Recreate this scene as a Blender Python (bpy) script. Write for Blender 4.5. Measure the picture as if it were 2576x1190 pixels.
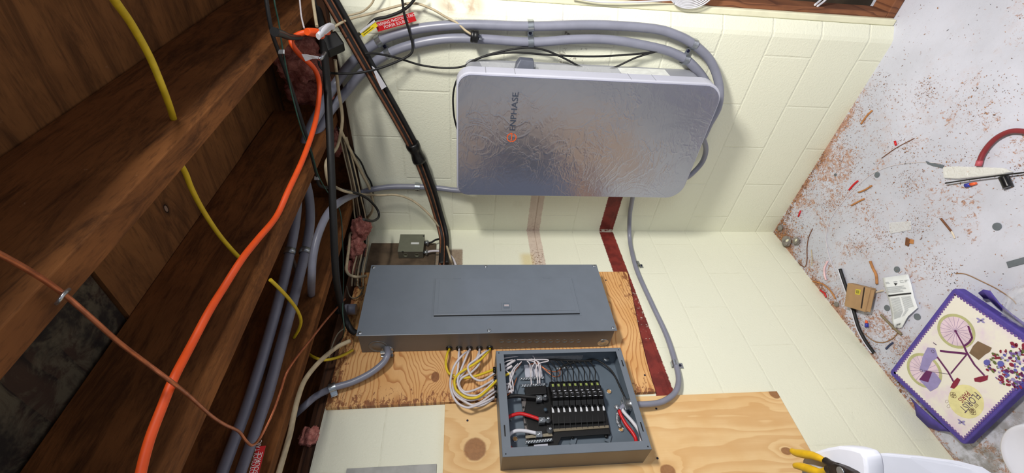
import bpy, math, random
from mathutils import Vector, Matrix
random.seed(7)
for o in list(bpy.data.objects): bpy.data.objects.remove(o, do_unlink=True)
SC = bpy.context.scene
COL = SC.collection

# ------------------------------------------------------------------ camera
CAMP = Vector((1.44820, -1.66676, 1.67923))
YAW, PIT, ROLL, FPX = 0.7295995, -0.1139116, -0.0045922, 1105.612
_f = Vector((-math.sin(YAW)*math.cos(PIT), math.cos(YAW)*math.cos(PIT), math.sin(PIT)))
_r = _f.cross(Vector((0, 0, 1))).normalized(); _u = _r.cross(_f)
_c, _s = math.cos(ROLL), math.sin(ROLL)
IX = (_u*-_c) + (_r*-_s)          # image right (the phone was held sideways: room-down)
IY = (_u*_s) + (_r*-_c)           # image down
cam_data = bpy.data.cameras.new('camera'); cam = bpy.data.objects.new('camera', cam_data); COL.objects.link(cam)
cam_data.sensor_fit = 'HORIZONTAL'; cam_data.sensor_width = 36.0; cam_data.lens = FPX*36.0/2576.0
cam_data.clip_start = 0.02; cam_data.clip_end = 60
M = Matrix.Identity(4)
for i in range(3):
    M[i][0] = IX[i]; M[i][1] = -IY[i]; M[i][2] = -_f[i]; M[i][3] = CAMP[i]
cam.matrix_world = M
SC.camera = cam

# ------------------------------------------------------------------ world, lights, exposure
w = bpy.data.worlds.new('world'); SC.world = w; w.use_nodes = True
w.node_tree.nodes['Background'].inputs[0].default_value = (0.80, 0.88, 1.0, 1)
w.node_tree.nodes['Background'].inputs[1].default_value = 0.30
def area(name, loc, target, size, power, col):
    d = bpy.data.lights.new(name, 'AREA'); d.shape = 'RECTANGLE'; d.size = size[0]; d.size_y = size[1]
    d.energy = power; d.color = col
    o = bpy.data.objects.new(name, d); COL.objects.link(o); o.location = loc
    o.rotation_euler = (Vector(target)-Vector(loc)).to_track_quat('-Z', 'Y').to_euler()
    return o
area('ceiling_lamp_light', (1.95, -0.95, 2.12), (1.70, -0.85, 0.0), (0.28, 0.28), 64, (1.0, 0.965, 0.90))
area('room_fill_light', (3.2, -2.6, 2.1), (1.6, -1.2, 0.3), (0.9, 0.9), 22, (0.86, 0.92, 1.0))  # unseen cool fill, added from behind the viewpoint
SC.view_settings.view_transform = 'Standard'; SC.view_settings.look = 'None'
SC.view_settings.exposure = 0.0; SC.view_settings.gamma = 1.0
SC.view_settings.use_curve_mapping = False

# ------------------------------------------------------------------ placing on real surfaces
def ray(x, y): return _f + IX*((x-1288)/FPX) + IY*((y-595)/FPX)
def A(x, y, o=0.0):      # on a plane o in front of the right-hand wall
    d = ray(x, y); return CAMP + d*((-o-CAMP.y)/d.y)
def B(x, y, o=0.0):      # on a plane o in front of the left-hand wall
    d = ray(x, y); return CAMP + d*((o-CAMP.x)/d.x)
def Z(x, y, z=0.0):      # on a level plane at height z
    d = ray(x, y); return CAMP + d*((z-CAMP.z)/d.z)
FN = {'A': A, 'B': B, 'Z': Z}
def P(kind, *pts):
    out = []
    for p in pts:
        if len(p) == 3: out.append(FN[kind](*p))
        elif len(p) == 4: out.append(FN[p[3]](*p[:3]))
    return out
def PO(kind, off, *pts):
    return [FN[kind](p[0], p[1], off) if len(p) == 2 else (FN[kind](*p) if len(p) == 3 else FN[p[3]](*p[:3])) for p in pts]

# ------------------------------------------------------------------ materials
class NT:
    def __init__(s, name, rough=0.6, metal=0.0, spec=0.5):
        s.m = bpy.data.materials.new(name); s.m.use_nodes = True; s.t = s.m.node_tree
        s.b = s.t.nodes['Principled BSDF']
        s.b.inputs['Roughness'].default_value = rough; s.b.inputs['Metallic'].default_value = metal
        s.b.inputs['Specular IOR Level'].default_value = spec
        g = s.t.nodes.new('ShaderNodeNewGeometry'); s.pos = g.outputs['Position']
        sp = s.t.nodes.new('ShaderNodeSeparateXYZ'); s.t.links.new(s.pos, sp.inputs[0])
        s.x, s.y, s.z = sp.outputs
    def put(s, v, inp):
        if hasattr(v, 'links'): s.t.links.new(v, inp)
        elif isinstance(v, (tuple, list)) and len(v) == 3 and inp.type == 'RGBA': inp.default_value = (*v, 1)
        else: inp.default_value = v
    def m_(s, op, a, b=0.0, c=0.0, clamp=False):
        n = s.t.nodes.new('ShaderNodeMath'); n.operation = op; n.use_clamp = clamp
        s.put(a, n.inputs[0]); s.put(b, n.inputs[1]); s.put(c, n.inputs[2]); return n.outputs[0]
    def comb(s, a, b, c=0.0):
        n = s.t.nodes.new('ShaderNodeCombineXYZ'); s.put(a, n.inputs[0]); s.put(b, n.inputs[1]); s.put(c, n.inputs[2]); return n.outputs[0]
    def noise(s, vec, scale, detail=4, rough=0.55, dist=0.0):
        n = s.t.nodes.new('ShaderNodeTexNoise'); s.put(vec, n.inputs['Vector']); n.inputs['Scale'].default_value = scale
        n.inputs['Detail'].default_value = detail; n.inputs['Roughness'].default_value = rough; n.inputs['Distortion'].default_value = dist
        return n.outputs['Fac']
    def step(s, v, lo, hi):
        n = s.t.nodes.new('ShaderNodeMapRange'); n.interpolation_type = 'SMOOTHSTEP'
        s.put(v, n.inputs['Value']); s.put(lo, n.inputs['From Min']); s.put(hi, n.inputs['From Max']); return n.outputs[0]
    def band(s, v, lo, hi, soft=0.002):
        return s.m_('MULTIPLY', s.step(v, lo-soft, lo+soft), s.m_('SUBTRACT', 1.0, s.step(v, hi-soft, hi+soft)))
    def mix(s, f, a, b):
        n = s.t.nodes.new('ShaderNodeMix'); n.data_type = 'RGBA'
        s.put(f, n.inputs[0]); s.put(a, n.inputs[6]); s.put(b, n.inputs[7]); return n.outputs[2]
    def bump(s, h, strength=0.3, dist=0.01):
        n = s.t.nodes.new('ShaderNodeBump'); s.put(h, n.inputs['Height']); n.inputs['Strength'].default_value = strength
        n.inputs['Distance'].default_value = dist; return n.outputs[0]
    def col(s, c): s.put(c, s.b.inputs['Base Color'])
    def norm(s, n): s.put(n, s.b.inputs['Normal'])
def L(r, g, b):
    f = lambda v: ((v/255)/12.92 if v/255 <= 0.04045 else (((v/255)+0.055)/1.055)**2.4)
    return (f(r), f(g), f(b))
_mc = {}
def plain(name, rgb, rough=0.5, metal=0.0, var=0.12, scale=40, bump=0.0, spec=0.5, coat=0.0):
    if name in _mc: return _mc[name]
    n = NT(name, rough, metal, spec)
    c = L(*rgb); d = tuple(v*(1-var) for v in c)
    k = n.noise(n.pos, scale, 3)
    n.col(n.mix(n.step(k, 0.35, 0.65), c, d))
    if bump: n.norm(n.bump(k, bump, 0.003))
    if coat: n.b.inputs['Coat Weight'].default_value = coat; n.b.inputs['Coat Roughness'].default_value = 0.15
    _mc[name] = n.m; return n.m
def clear(name, tint=(0.95, 0.97, 1.0), rough=0.12, alpha=0.3):
    if name in _mc: return _mc[name]
    n = NT(name, rough, 0.0, 0.6); n.col(tint); n.b.inputs['Alpha'].default_value = alpha
    n.norm(n.bump(n.noise(n.pos, 45, 3, 0.5, 1.5), 0.8, 0.006)); _mc[name] = n.m; return n.m

def wall_mat(name, u, phase, left):
    n = NT(name, 0.62)
    z = n.z
    vec = n.comb(u, z, 0.0)
    H = 0.203
    zr = n.m_('DIVIDE', n.m_('SUBTRACT', z, 0.1016), H)
    row = n.m_('FLOOR', zr)
    fz = n.m_('SUBTRACT', zr, row)
    dz = n.m_('MULTIPLY', n.m_('MINIMUM', fz, n.m_('SUBTRACT', 1.0, fz)), H)
    par = n.m_('MULTIPLY', n.m_('FLOORED_MODULO', row, 2.0), 0.5)
    ur = n.m_('ADD', n.m_('DIVIDE', n.m_('ADD', u, phase), 0.406), par)
    fu = n.m_('SUBTRACT', ur, n.m_('FLOOR', ur))
    du = n.m_('MULTIPLY', n.m_('MINIMUM', fu, n.m_('SUBTRACT', 1.0, fu)), 0.406)
    wob = n.m_('MULTIPLY', n.m_('SUBTRACT', n.noise(n.pos, 30, 3), 0.5), 0.006)
    dmin = n.m_('ADD', n.m_('MINIMUM', dz, n.m_('MULTIPLY', du, 1.25)), wob)
    joint = n.step(dmin, 0.001, 0.0065)
    lump = n.noise(n.pos, 120, 4, 0.55, 0.6)
    fine = n.noise(n.pos, 320, 2)
    pock = n.step(n.noise(n.pos, 22, 4, 0.6), 0.28, 0.34)
    big = n.noise(n.pos, 3.0, 3)
    paint = n.mix(big, L(238, 238, 216), L(231, 232, 212))
    paint = n.mix(n.m_('MULTIPLY', n.m_('SUBTRACT', 1.0, n.step(dmin, -0.002, 0.0025)), n.m_('MULTIPLY', n.step(n.noise(n.pos, 8, 3), 0.4, 0.6), 0.45)), paint, L(176, 172, 140))
    # chips and grime spots
    sp = n.m_('SUBTRACT', 1.0, n.step(n.noise(n.pos, 34, 4, 0.7), 0.235, 0.25))
    paint = n.mix(n.m_('MULTIPLY', sp, 0.55), paint, L(150, 140, 115))
    # dusty smears
    grime = n.m_('MULTIPLY', n.step(n.noise(n.pos, 9, 5, 0.65), 0.62, 0.78), n.step(z, 1.2, 1.6))
    paint = n.mix(n.m_('MULTIPLY', grime, 0.35), paint, L(196, 186, 160))
    # strips left where boards once hung: dark red paint and pinkish bare block
    ez = n.m_('ADD', z, n.m_('MULTIPLY', n.m_('SUBTRACT', n.noise(n.pos, 110, 3, 0.7), 0.5), 0.012))
    lim = 0.93 if left else 0.50
    inb = n.m_('LESS_THAN', u, lim)
    red = n.m_('MULTIPLY', n.band(ez, 0.902, 0.974), inb)
    rc = n.mix(n.step(n.noise(n.pos, 18, 5), 0.42, 0.6), L(128, 42, 34), L(104, 30, 24))
    flak = n.m_('SUBTRACT', 1.0, n.step(n.noise(n.pos, 26, 4, 0.6), 0.30, 0.33))
    rc = n.mix(flak, rc, L(206, 200, 186))
    scr = n.m_('MULTIPLY', n.step(n.noise(n.pos, 60, 4, 0.7), 0.56, 0.66), n.band(u, 0.38, 0.60, 0.05) if left else 0.0)
    rc = n.mix(scr, rc, L(214, 206, 190))
    cream = n.band(u, -0.01, 0.010, 0.004)
    rc = n.mix(n.m_('MULTIPLY', cream, n.step(n.noise(n.pos, 70, 3), 0.4, 0.5)), rc, L(210, 202, 186))
    c = n.mix(red, paint, rc)
    lim2 = 0.31 if left else 0.52
    pk = n.m_('MULTIPLY', n.band(ez, 1.287, 1.352), n.m_('LESS_THAN', u, lim2))
    pc = n.mix(n.noise(n.pos, 30, 4), L(205, 186, 170), L(222, 206, 190))
    seam = n.band(z, 1.312, 1.316, 0.001)
    pc = n.mix(n.m_('MULTIPLY', seam, 0.45), pc, L(150, 118, 96))
    sc = n.m_('MULTIPLY', n.step(n.noise(n.pos, 90, 4, 0.7), 0.50, 0.62),
              n.m_('ADD', 0.12, n.m_('MULTIPLY', n.step(u, 0.10, 0.22), 0.75)) if left else n.step(n.m_('SUBTRACT', 0.2, u), 0.0, 0.5))
    pc = n.mix(sc, pc, L(120, 80, 55))
    c = n.mix(pk, c, pc)
    if left:   # bare rough patch where the pipes go through
        bp = n.m_('MULTIPLY', n.band(ez, 1.675, 1.80, 0.004), n.band(u, 0.14, 0.34, 0.01))
        c = n.mix(bp, c, n.mix(n.noise(n.pos, 80, 3), L(120, 98, 78), L(176, 160, 140)))
        yl = n.m_('MULTIPLY', n.band(z, 1.345, 1.40, 0.02), n.band(u, 0.17, 0.26, 0.02))
        c = n.mix(n.m_('MULTIPLY', yl, 0.5), c, L(214, 186, 96))
    else:      # dark scuffs above the enclosure, filler patch
        dk = n.m_('MULTIPLY', n.m_('MULTIPLY', n.band(z, 1.22, 1.33, 0.02), n.band(u, 0.76, 0.99, 0.02)), n.step(n.noise(n.pos, 28, 4, 0.65), 0.55, 0.64))
        c = n.mix(n.m_('MULTIPLY', dk, 0.8), c, L(92, 76, 66))
        pt = n.m_('MULTIPLY', n.band(z, 1.14, 1.36, 0.01), n.band(u, 0.985, 1.02, 0.004))
        c = n.mix(n.m_('MULTIPLY', pt, 0.7), c, L(200, 198, 200))
        sm = n.m_('MULTIPLY', n.m_('MULTIPLY', n.band(z, 1.62, 1.75, 0.04), n.band(u, 1.0, 1.1, 0.02)), n.step(n.noise(n.pos, 12, 4), 0.4, 0.6))
        c = n.mix(sm, c, L(176, 150, 120))
    n.col(c)
    h = n.m_('ADD', n.m_('MULTIPLY', joint, 0.40 if left else 0.55), n.m_('ADD', n.m_('MULTIPLY', lump, 0.55), n.m_('MULTIPLY', fine, 0.10)))
    h = n.m_('ADD', h, n.m_('MULTIPLY', pock, 0.25))
    n.norm(n.bump(h, 0.55 if not left else 0.42, 0.0045))
    return n.m

def wood_mat(name, g, c, F, cols, knots=(), dist=0.5, rough=0.6, dscale=(1.2, 5), stain=None, line=(0.55, 0.95), mottle=0.3, lstr=0.8):
    n = NT(name, rough)
    ax = {'x': n.x, 'y': n.y, 'z': n.z}
    G, C = ax[g], ax[c]
    fld = n.m_('MULTIPLY', C, F)
    nv = n.noise(n.comb(n.m_('MULTIPLY', G, dscale[0]), n.m_('MULTIPLY', C, dscale[1]), 0.3), 2.0, 3, 0.5, 0.3)
    fld = n.m_('ADD', fld, n.m_('MULTIPLY', nv, dist*F*0.12))
    kn = None
    for (gg, cc, ra, rb, amp) in knots:
        a = n.m_('DIVIDE', n.m_('SUBTRACT', G, gg), ra); b = n.m_('DIVIDE', n.m_('SUBTRACT', C, cc), rb)
        d2 = n.m_('ADD', n.m_('MULTIPLY', a, a), n.m_('MULTIPLY', b, b))
        e = n.m_('EXPONENT', n.m_('MULTIPLY', d2, -1.0))
        fld = n.m_('ADD', fld, n.m_('MULTIPLY', e, amp))
        if ra > 0.095: continue
        core = n.m_('SUBTRACT', 1.0, n.step(n.m_('ADD', d2, n.m_('MULTIPLY', n.noise(n.pos, 60, 3), 0.06)), 0.16, 0.24))
        kn = core if kn is None else n.m_('MAXIMUM', kn, core)
    fr = n.m_('FRACT', fld)
    ln = n.m_('MULTIPLY', n.step(fr, line[0], line[1]), n.m_('SUBTRACT', 1.0, n.step(fr, line[1], 1.0)))
    fib = n.noise(n.comb(n.m_('MULTIPLY', G, 6), n.m_('MULTIPLY', C, 220), 0), 1.0, 3)
    col = n.mix(n.step(n.noise(n.pos, 7, 4), 0.3, 0.7), cols[0], cols[1])
    col = n.mix(n.m_('MULTIPLY', fib, mottle), col, cols[2])
    col = n.mix(n.m_('MULTIPLY', ln, lstr), col, cols[2])
    if kn is not None:
        rings = n.noise(n.pos, 130, 2)
        col = n.mix(n.m_('MULTIPLY', kn, 0.9), col, n.mix(rings, cols[3], tuple(v*0.5 for v in cols[3])))
    if stain: col = stain(n, col)
    n.col(col)
    n.norm(n.bump(n.m_('ADD', n.m_('MULTIPLY', fib, 0.5), ln), 0.25, 0.0015))
    return n.m

# ------------------------------------------------------------------ mesh builder
class MB:
    def __init__(s): s.v = []; s.f = []; s.mi = []; s.sm = []; s.cur = 0; s.smooth = False
    def quadgrid(s, rows, closed_u=False, closed_v=False):
        b = len(s.v); n = len(rows); k = len(rows[0])
        for r in rows: s.v.extend([tuple(p) for p in r])
        for i in range(n if closed_u else n-1):
            for j in range(k if closed_v else k-1):
                i2 = (i+1) % n; j2 = (j+1) % k
                s.face([b+i*k+j, b+i*k+j2, b+i2*k+j2, b+i2*k+j])
        return s
    def face(s, idx, sm=None):
        s.f.append(tuple(idx)); s.mi.append(s.cur); s.sm.append(s.smooth if sm is None else sm)
    def box(s, lo, hi):
        x0, y0, z0 = lo; x1, y1, z1 = hi
        return s.hexa([(x0, y0, z0), (x1, y0, z0), (x1, y1, z0), (x0, y1, z0), (x0, y0, z1), (x1, y0, z1), (x1, y1, z1), (x0, y1, z1)])
    def hexa(s, p):
        b = len(s.v); s.v.extend([tuple(q) for q in p])
        for q in ((0, 3, 2, 1), (4, 5, 6, 7), (0, 1, 5, 4), (1, 2, 6, 5), (2, 3, 7, 6), (3, 0, 4, 7)): s.face([b+i for i in q], False)
        return s
    def obox(s, c, ax, ay, az):   # centre and half axes
        c = Vector(c); ax = Vector(ax); ay = Vector(ay); az = Vector(az)
        return s.hexa([c-ax-ay-az, c+ax-ay-az, c+ax+ay-az, c-ax+ay-az, c-ax-ay+az, c+ax-ay+az, c+ax+ay+az, c-ax+ay+az])
    def prism(s, poly, d):
        d = Vector(d); b = len(s.v); n = len(poly)
        s.v.extend([tuple(p) for p in poly]); s.v.extend([tuple(Vector(p)+d) for p in poly])
        s.face(list(range(b, b+n))[::-1], False); s.face(list(range(b+n, b+2*n)), False)
        for i in range(n): s.face([b+i, b+(i+1) % n, b+n+(i+1) % n, b+n+i])
        return s
    def frame(s, t):
        a = Vector((0, 0, 1)) if abs(t.z) < 0.9 else Vector((1, 0, 0))
        u = t.cross(a).normalized(); return u, t.cross(u).normalized()
    def tube(s, pts, r, seg=8, smooth=6, flat=1.0, up=None, caps=True, rfun=None):
        pts = [Vector(p) for p in pts]
        if smooth > 1 and len(pts) > 2: pts = spline(pts, smooth)
        n = len(pts); T = []
        for i in range(n):
            t = pts[min(i+1, n-1)] - pts[max(i-1, 0)]
            T.append(t.normalized() if t.length > 1e-9 else Vector((0, 0, 1)))
        if up is None: u, _ = s.frame(T[0])
        else: u = Vector(up)
        rows = []
        for i in range(n):
            if up is not None: u = Vector(up)
            u = (u - T[i]*u.dot(T[i]))
            u = u.normalized() if u.length > 1e-6 else s.frame(T[i])[0]
            v = T[i].cross(u)
            rr = r if rfun is None else r*rfun(i/(n-1.0))
            rows.append([pts[i] + u*(math.cos(a)*rr*flat) + v*(math.sin(a)*rr) for a in [2*math.pi*k/seg for k in range(seg)]])
        b = len(s.v); o = s.smooth; s.smooth = True; s.quadgrid(rows, closed_v=True); s.smooth = o
        if caps:
            s.face([b+k for k in range(seg)][::-1], False); s.face([b+(n-1)*seg+k for k in range(seg)], False)
        return s
    def cyl(s, p0, p1, r, seg=20, r2=None, caps=True):
        p0 = Vector(p0); p1 = Vector(p1); t = (p1-p0).normalized(); u, v = s.frame(t); r2 = r if r2 is None else r2
        b = len(s.v)
        rows = [[p + u*(math.cos(a)*q) + v*(math.sin(a)*q) for a in [2*math.pi*k/seg for k in range(seg)]] for p, q in ((p0, r), (p1, r2))]
        o = s.smooth; s.smooth = True; s.quadgrid(rows, closed_v=True); s.smooth = o
        if caps: s.face([b+k for k in range(seg)][::-1], False); s.face([b+seg+k for k in range(seg)], False)
        return s
    def lathe(s, p0, axis, prof, seg=24):  # prof: (dist along axis, radius)
        t = Vector(axis).normalized(); u, v = s.frame(t); p0 = Vector(p0)
        rows = [[p0 + t*h + u*(math.cos(a)*r) + v*(math.sin(a)*r) for a in [2*math.pi*k/seg for k in range(seg)]] for h, r in prof]
        o = s.smooth; s.smooth = True; s.quadgrid(rows, closed_v=True); s.smooth = o
        return s
    def ball(s, c, rx, ry=None, rz=None, n=8, jit=0.0):
        ry = ry or rx; rz = rz or rx; c = Vector(c); rows = []
        for i in range(n+1):
            th = math.pi*i/n; row = []
            for k in range(n*2):
                ph = math.pi*k/n; q = 1+random.uniform(-jit, jit)
                row.append(c+Vector((math.sin(th)*math.cos(ph)*rx*q, math.sin(th)*math.sin(ph)*ry*q, math.cos(th)*rz*q)))
            rows.append(row)
        o = s.smooth; s.smooth = True; s.quadgrid(rows, closed_v=True); s.smooth = o
        return s
    def text(s, txt, size, o, u, v, ext=0.0003, align='LEFT', sx=1.0):
        cu = bpy.data.curves.new('t', 'FONT'); cu.body = txt; cu.size = size; cu.extrude = ext; cu.align_x = align; cu.resolution_u = 3
        ob = bpy.data.objects.new('t', cu); COL.objects.link(ob)
        me = bpy.data.meshes.new_from_object(ob.evaluated_get(bpy.context.evaluated_depsgraph_get()))
        o = Vector(o); u = Vector(u).normalized(); v = Vector(v).normalized(); w_ = u.cross(v)
        b = len(s.v)
        for q in me.vertices: s.v.append(tuple(o+u*(q.co.x*sx)+v*q.co.y+w_*(q.co.z+ext)))
        for q in me.polygons: s.face([b+i for i in q.vertices], False)
        bpy.data.objects.remove(ob); bpy.data.curves.remove(cu); bpy.data.meshes.remove(me)
        return s
    def build(s, name, mats, parent=None, label=None, cat=None, group=None, kind=None, bevel=0.0, origin=None, solid=0.0, seg=2):
        if not isinstance(mats, (list, tuple)): mats = [mats]
        me = bpy.data.meshes.new(name)
        xs = list(zip(*s.v))
        c = Vector(((min(xs[0])+max(xs[0]))/2, (min(xs[1])+max(xs[1]))/2, min(xs[2]))) if origin is None else Vector(origin)
        me.from_pydata([tuple(Vector(p)-c) for p in s.v], [], s.f)
        for m in mats: me.materials.append(m)
        for p, i, q in zip(me.polygons, s.mi, s.sm): p.material_index = i; p.use_smooth = q
        me.update()
        o = bpy.data.objects.new(name, me); COL.objects.link(o)
        WL[o.name] = c
        if parent is not None: o.parent = parent; o.location = c-WL[parent.name]
        else: o.location = c
        if bevel:
            b = o.modifiers.new('bevel', 'BEVEL'); b.width = bevel; b.segments = seg; b.limit_method = 'ANGLE'; b.angle_limit = 0.6
        if solid:
            b = o.modifiers.new('solid', 'SOLIDIFY'); b.thickness = solid; b.offset = 0
        tag(o, label, cat, group, kind)
        return o
WL = {}
def tag(o, label=None, cat=None, group=None, kind=None):
    if label: o['label'] = label
    if cat: o['category'] = cat
    if group: o['group'] = group
    if kind: o['kind'] = kind
def thing(name, loc, label, cat, group=None):
    o = bpy.data.objects.new(name, None); COL.objects.link(o); o.location = loc; o.empty_display_size = 0.03
    WL[o.name] = Vector(loc); tag(o, label, cat, group); return o
def spline(p, k):
    out = []
    for i in range(len(p)-1):
        a = p[max(i-1, 0)]; b = p[i]; c = p[i+1]; d = p[min(i+2, len(p)-1)]
        for j in range(k):
            t = j/k
            out.append(0.5*((2*b)+(c-a)*t+(2*a-5*b+4*c-d)*t*t+(3*b-a-3*c+d)*t**3))
    out.append(p[-1]); return out
def copy_tree(o, parent=None, d=None):
    c = o.copy(); COL.objects.link(c); WL[c.name] = WL[o.name]
    if parent is not None: c.parent = parent
    elif d is not None: c.location = o.location+Vector(d); WL[c.name] = c.location.copy()
    for ch in list(o.children): copy_tree(ch, c)
    return c
def rrect(u0, u1, v0, v1, r, f, n=6):
    rs = r if isinstance(r, (list, tuple)) else [r]*4
    pts = []
    for (cu, cv, a0), q in zip(((u1, v1, 0), (u0, v1, 90), (u0, v0, 180), (u1, v0, 270)), rs):
        su = 1 if cu == u1 else -1; sv = 1 if cv == v1 else -1
        for k in range(n+1):
            a = math.radians(a0+90*k/n); pts.append(f(cu-su*q+math.cos(a)*q, cv-sv*q+math.sin(a)*q))
    return pts

# common materials
m_grey = plain('grey enamel', (112, 120, 130), 0.33, 0.0, 0.05, 12, 0.0, 0.5)
m_greyin = plain('grey enamel inner', (98, 110, 122), 0.42, 0.0, 0.06, 20)
m_galv = plain('zinc plated steel', (178, 184, 190), 0.28, 0.85, 0.2, 60)
m_black = plain('black plastic', (14, 14, 15), 0.42, 0.0, 0.3, 60)
m_blackrub = plain('black rubber', (20, 20, 21), 0.6, 0.0, 0.3, 60, 0.2)
m_cond = plain('grey pvc jacket', (134, 136, 151), 0.34, 0.0, 0.08, 20)
m_white = plain('white plastic', (214, 214, 222), 0.45, 0.0, 0.05, 10)
m_nmw = plain('white cable sheath', (212, 206, 210), 0.5, 0.0, 0.12, 40)
m_nmy = plain('yellow cable sheath', (226, 196, 40), 0.5, 0.0, 0.15, 40)
m_cream = plain('cream cable sheath', (196, 180, 148), 0.55, 0.0, 0.2, 40)
m_orange = plain('orange cable jacket', (236, 84, 24), 0.5, 0.0, 0.1, 30)
m_copper = plain('bare copper', (190, 112, 74), 0.35, 0.6, 0.3, 50)
m_green = plain('green wire', (28, 66, 54), 0.5, 0.0, 0.3, 50)
m_red = plain('red wire', (204, 24, 30), 0.4, 0.0, 0.1, 40)
m_label = plain('red label vinyl', (196, 26, 34), 0.4, 0.0, 0.05, 20)
m_wtext = plain('white ink', (236, 226, 226), 0.5, 0.0, 0.02, 20)
m_ktext = plain('dark ink', (34, 34, 40), 0.5, 0.0, 0.02, 20)

# ================================================================== the room
_orig = wall_mat
def wall_mat2(name, axis, sign, phase, left):
    real = NT.m_
    # small trick: give wall_mat the coordinate node of the material being made
    class Lazy: pass
    lazy = Lazy()
    def put(s, v, inp):
        if v is lazy: v = s.m_('MULTIPLY', s.x if axis == 'x' else s.y, sign)
        return oput(s, v, inp)
    oput = NT.put; NT.put = put
    try: m = _orig(name, lazy, phase, left)
    finally: NT.put = oput
    return m
m_wA = wall_mat2('painted block, right wall', 'x', 1.0, -0.305, False)
m_wB = wall_mat2('painted block, left wall', 'y', -1.0, -0.10, True)
HT = 2.13
MB().box((-0.2, -4.5, -0.02), (0.0, 0.2, HT)).build('wall_left', m_wB, kind='structure')
# right wall ends in a rounded block corner
prof = [(0.0005, 0.0), (0.985, 0.0), (1.0, 0.004), (1.04, 0.035), (1.04, 0.2), (0.0005, 0.2)]
MB().prism([(x, y, -0.02) for x, y in prof], (0, 0, HT+0.02)).build('wall_right', m_wA, kind='structure')

def floor_mat():
    n = NT('painted concrete with dust', 0.55)
    base = n.mix(n.step(n.noise(n.pos, 2.2, 5, 0.6), 0.35, 0.65), L(202, 204, 218), L(186, 188, 200))
    swept = n.m_('MULTIPLY', n.step(n.x, 0.62, 0.95), n.m_('SUBTRACT', 1.0, n.step(n.m_('MULTIPLY', n.y, -1.0), 0.10, 0.42)))
    keep = n.m_('SUBTRACT', 1.0, n.m_('MULTIPLY', swept, 0.9))
    keep_ = keep
    near = n.m_('MINIMUM', n.x, n.m_('MULTIPLY', n.y, -1.0))
    prox = n.m_('MULTIPLY', keep_, n.m_('SUBTRACT', 1.0, n.step(near, 0.0, 0.50)))
    prox2 = n.m_('MULTIPLY', keep_, n.m_('SUBTRACT', 1.0, n.step(near, 0.0, 0.05)))
    cl = n.m_('MULTIPLY', n.step(n.noise(n.pos, 6.0, 5, 0.62, 0.8), 0.42, 0.63), keep)
    d = n.noise(n.pos, 75, 6, 0.78, 0.9)
    amt = n.m_('ADD', n.m_('MULTIPLY', cl, 0.155), n.m_('ADD', n.m_('MULTIPLY', prox, 0.060), n.m_('MULTIPLY', prox2, 0.12)))
    thr = n.m_('SUBTRACT', 0.69, amt)
    dust = n.step(d, thr, n.m_('ADD', thr, 0.045))
    dc = n.mix(n.step(n.noise(n.pos, 170, 3), 0.4, 0.6), L(182, 128, 92), L(140, 92, 62))
    c = n.mix(n.m_('MULTIPLY', dust, 0.82), base, dc)
    film = n.m_('MULTIPLY', n.m_('MULTIPLY', cl, n.m_('ADD', prox, 0.15)), n.step(n.noise(n.pos, 26, 5, 0.7), 0.45, 0.65))
    c = n.mix(n.m_('MULTIPLY', film, 0.6), c, L(182, 138, 108))
    g = n.m_('MULTIPLY', n.step(n.noise(n.pos, 90, 5, 0.85), 0.60, 0.66), n.m_('ADD', n.m_('MULTIPLY', prox, 0.7), 0.3))
    c = n.mix(n.m_('MULTIPLY', g, 0.6), c, L(118, 104, 100))
    s = n.step(n.noise(n.pos, 34, 5, 0.75, 1.0), 0.645, 0.69)
    c = n.mix(n.m_('MULTIPLY', s, 0.55), c, L(166, 122, 98))
    sc = n.step(n.noise(n.comb(n.m_('MULTIPLY', n.x, 1.0), n.m_('MULTIPLY', n.y, 5.0), 0), 7, 4, 0.6), 0.6, 0.75)
    c = n.mix(n.m_('MULTIPLY', sc, 0.15), c, L(160, 152, 160))
    dark_mottle = n.m_('MULTIPLY', n.step(n.noise(n.pos, 14, 6, 0.7), 0.38, 0.60), n.step(n.m_('MULTIPLY', n.y, -1.0), 1.05, 1.22))  # mottled grey-brown tone, stronger away from the right wall
    c = n.mix(n.m_('MULTIPLY', dark_mottle, 0.7), c, L(104, 98, 84))
    n.col(c); n.norm(n.bump(n.m_('ADD', d, n.m_('MULTIPLY', dust, 0.6)), 0.3, 0.002)); return n.m
m_floor = floor_mat()
MB().box((-0.0, -4.5, -0.1), (4.5, 1.0, 0.0)).build('floor', m_floor, kind='structure')

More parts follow.
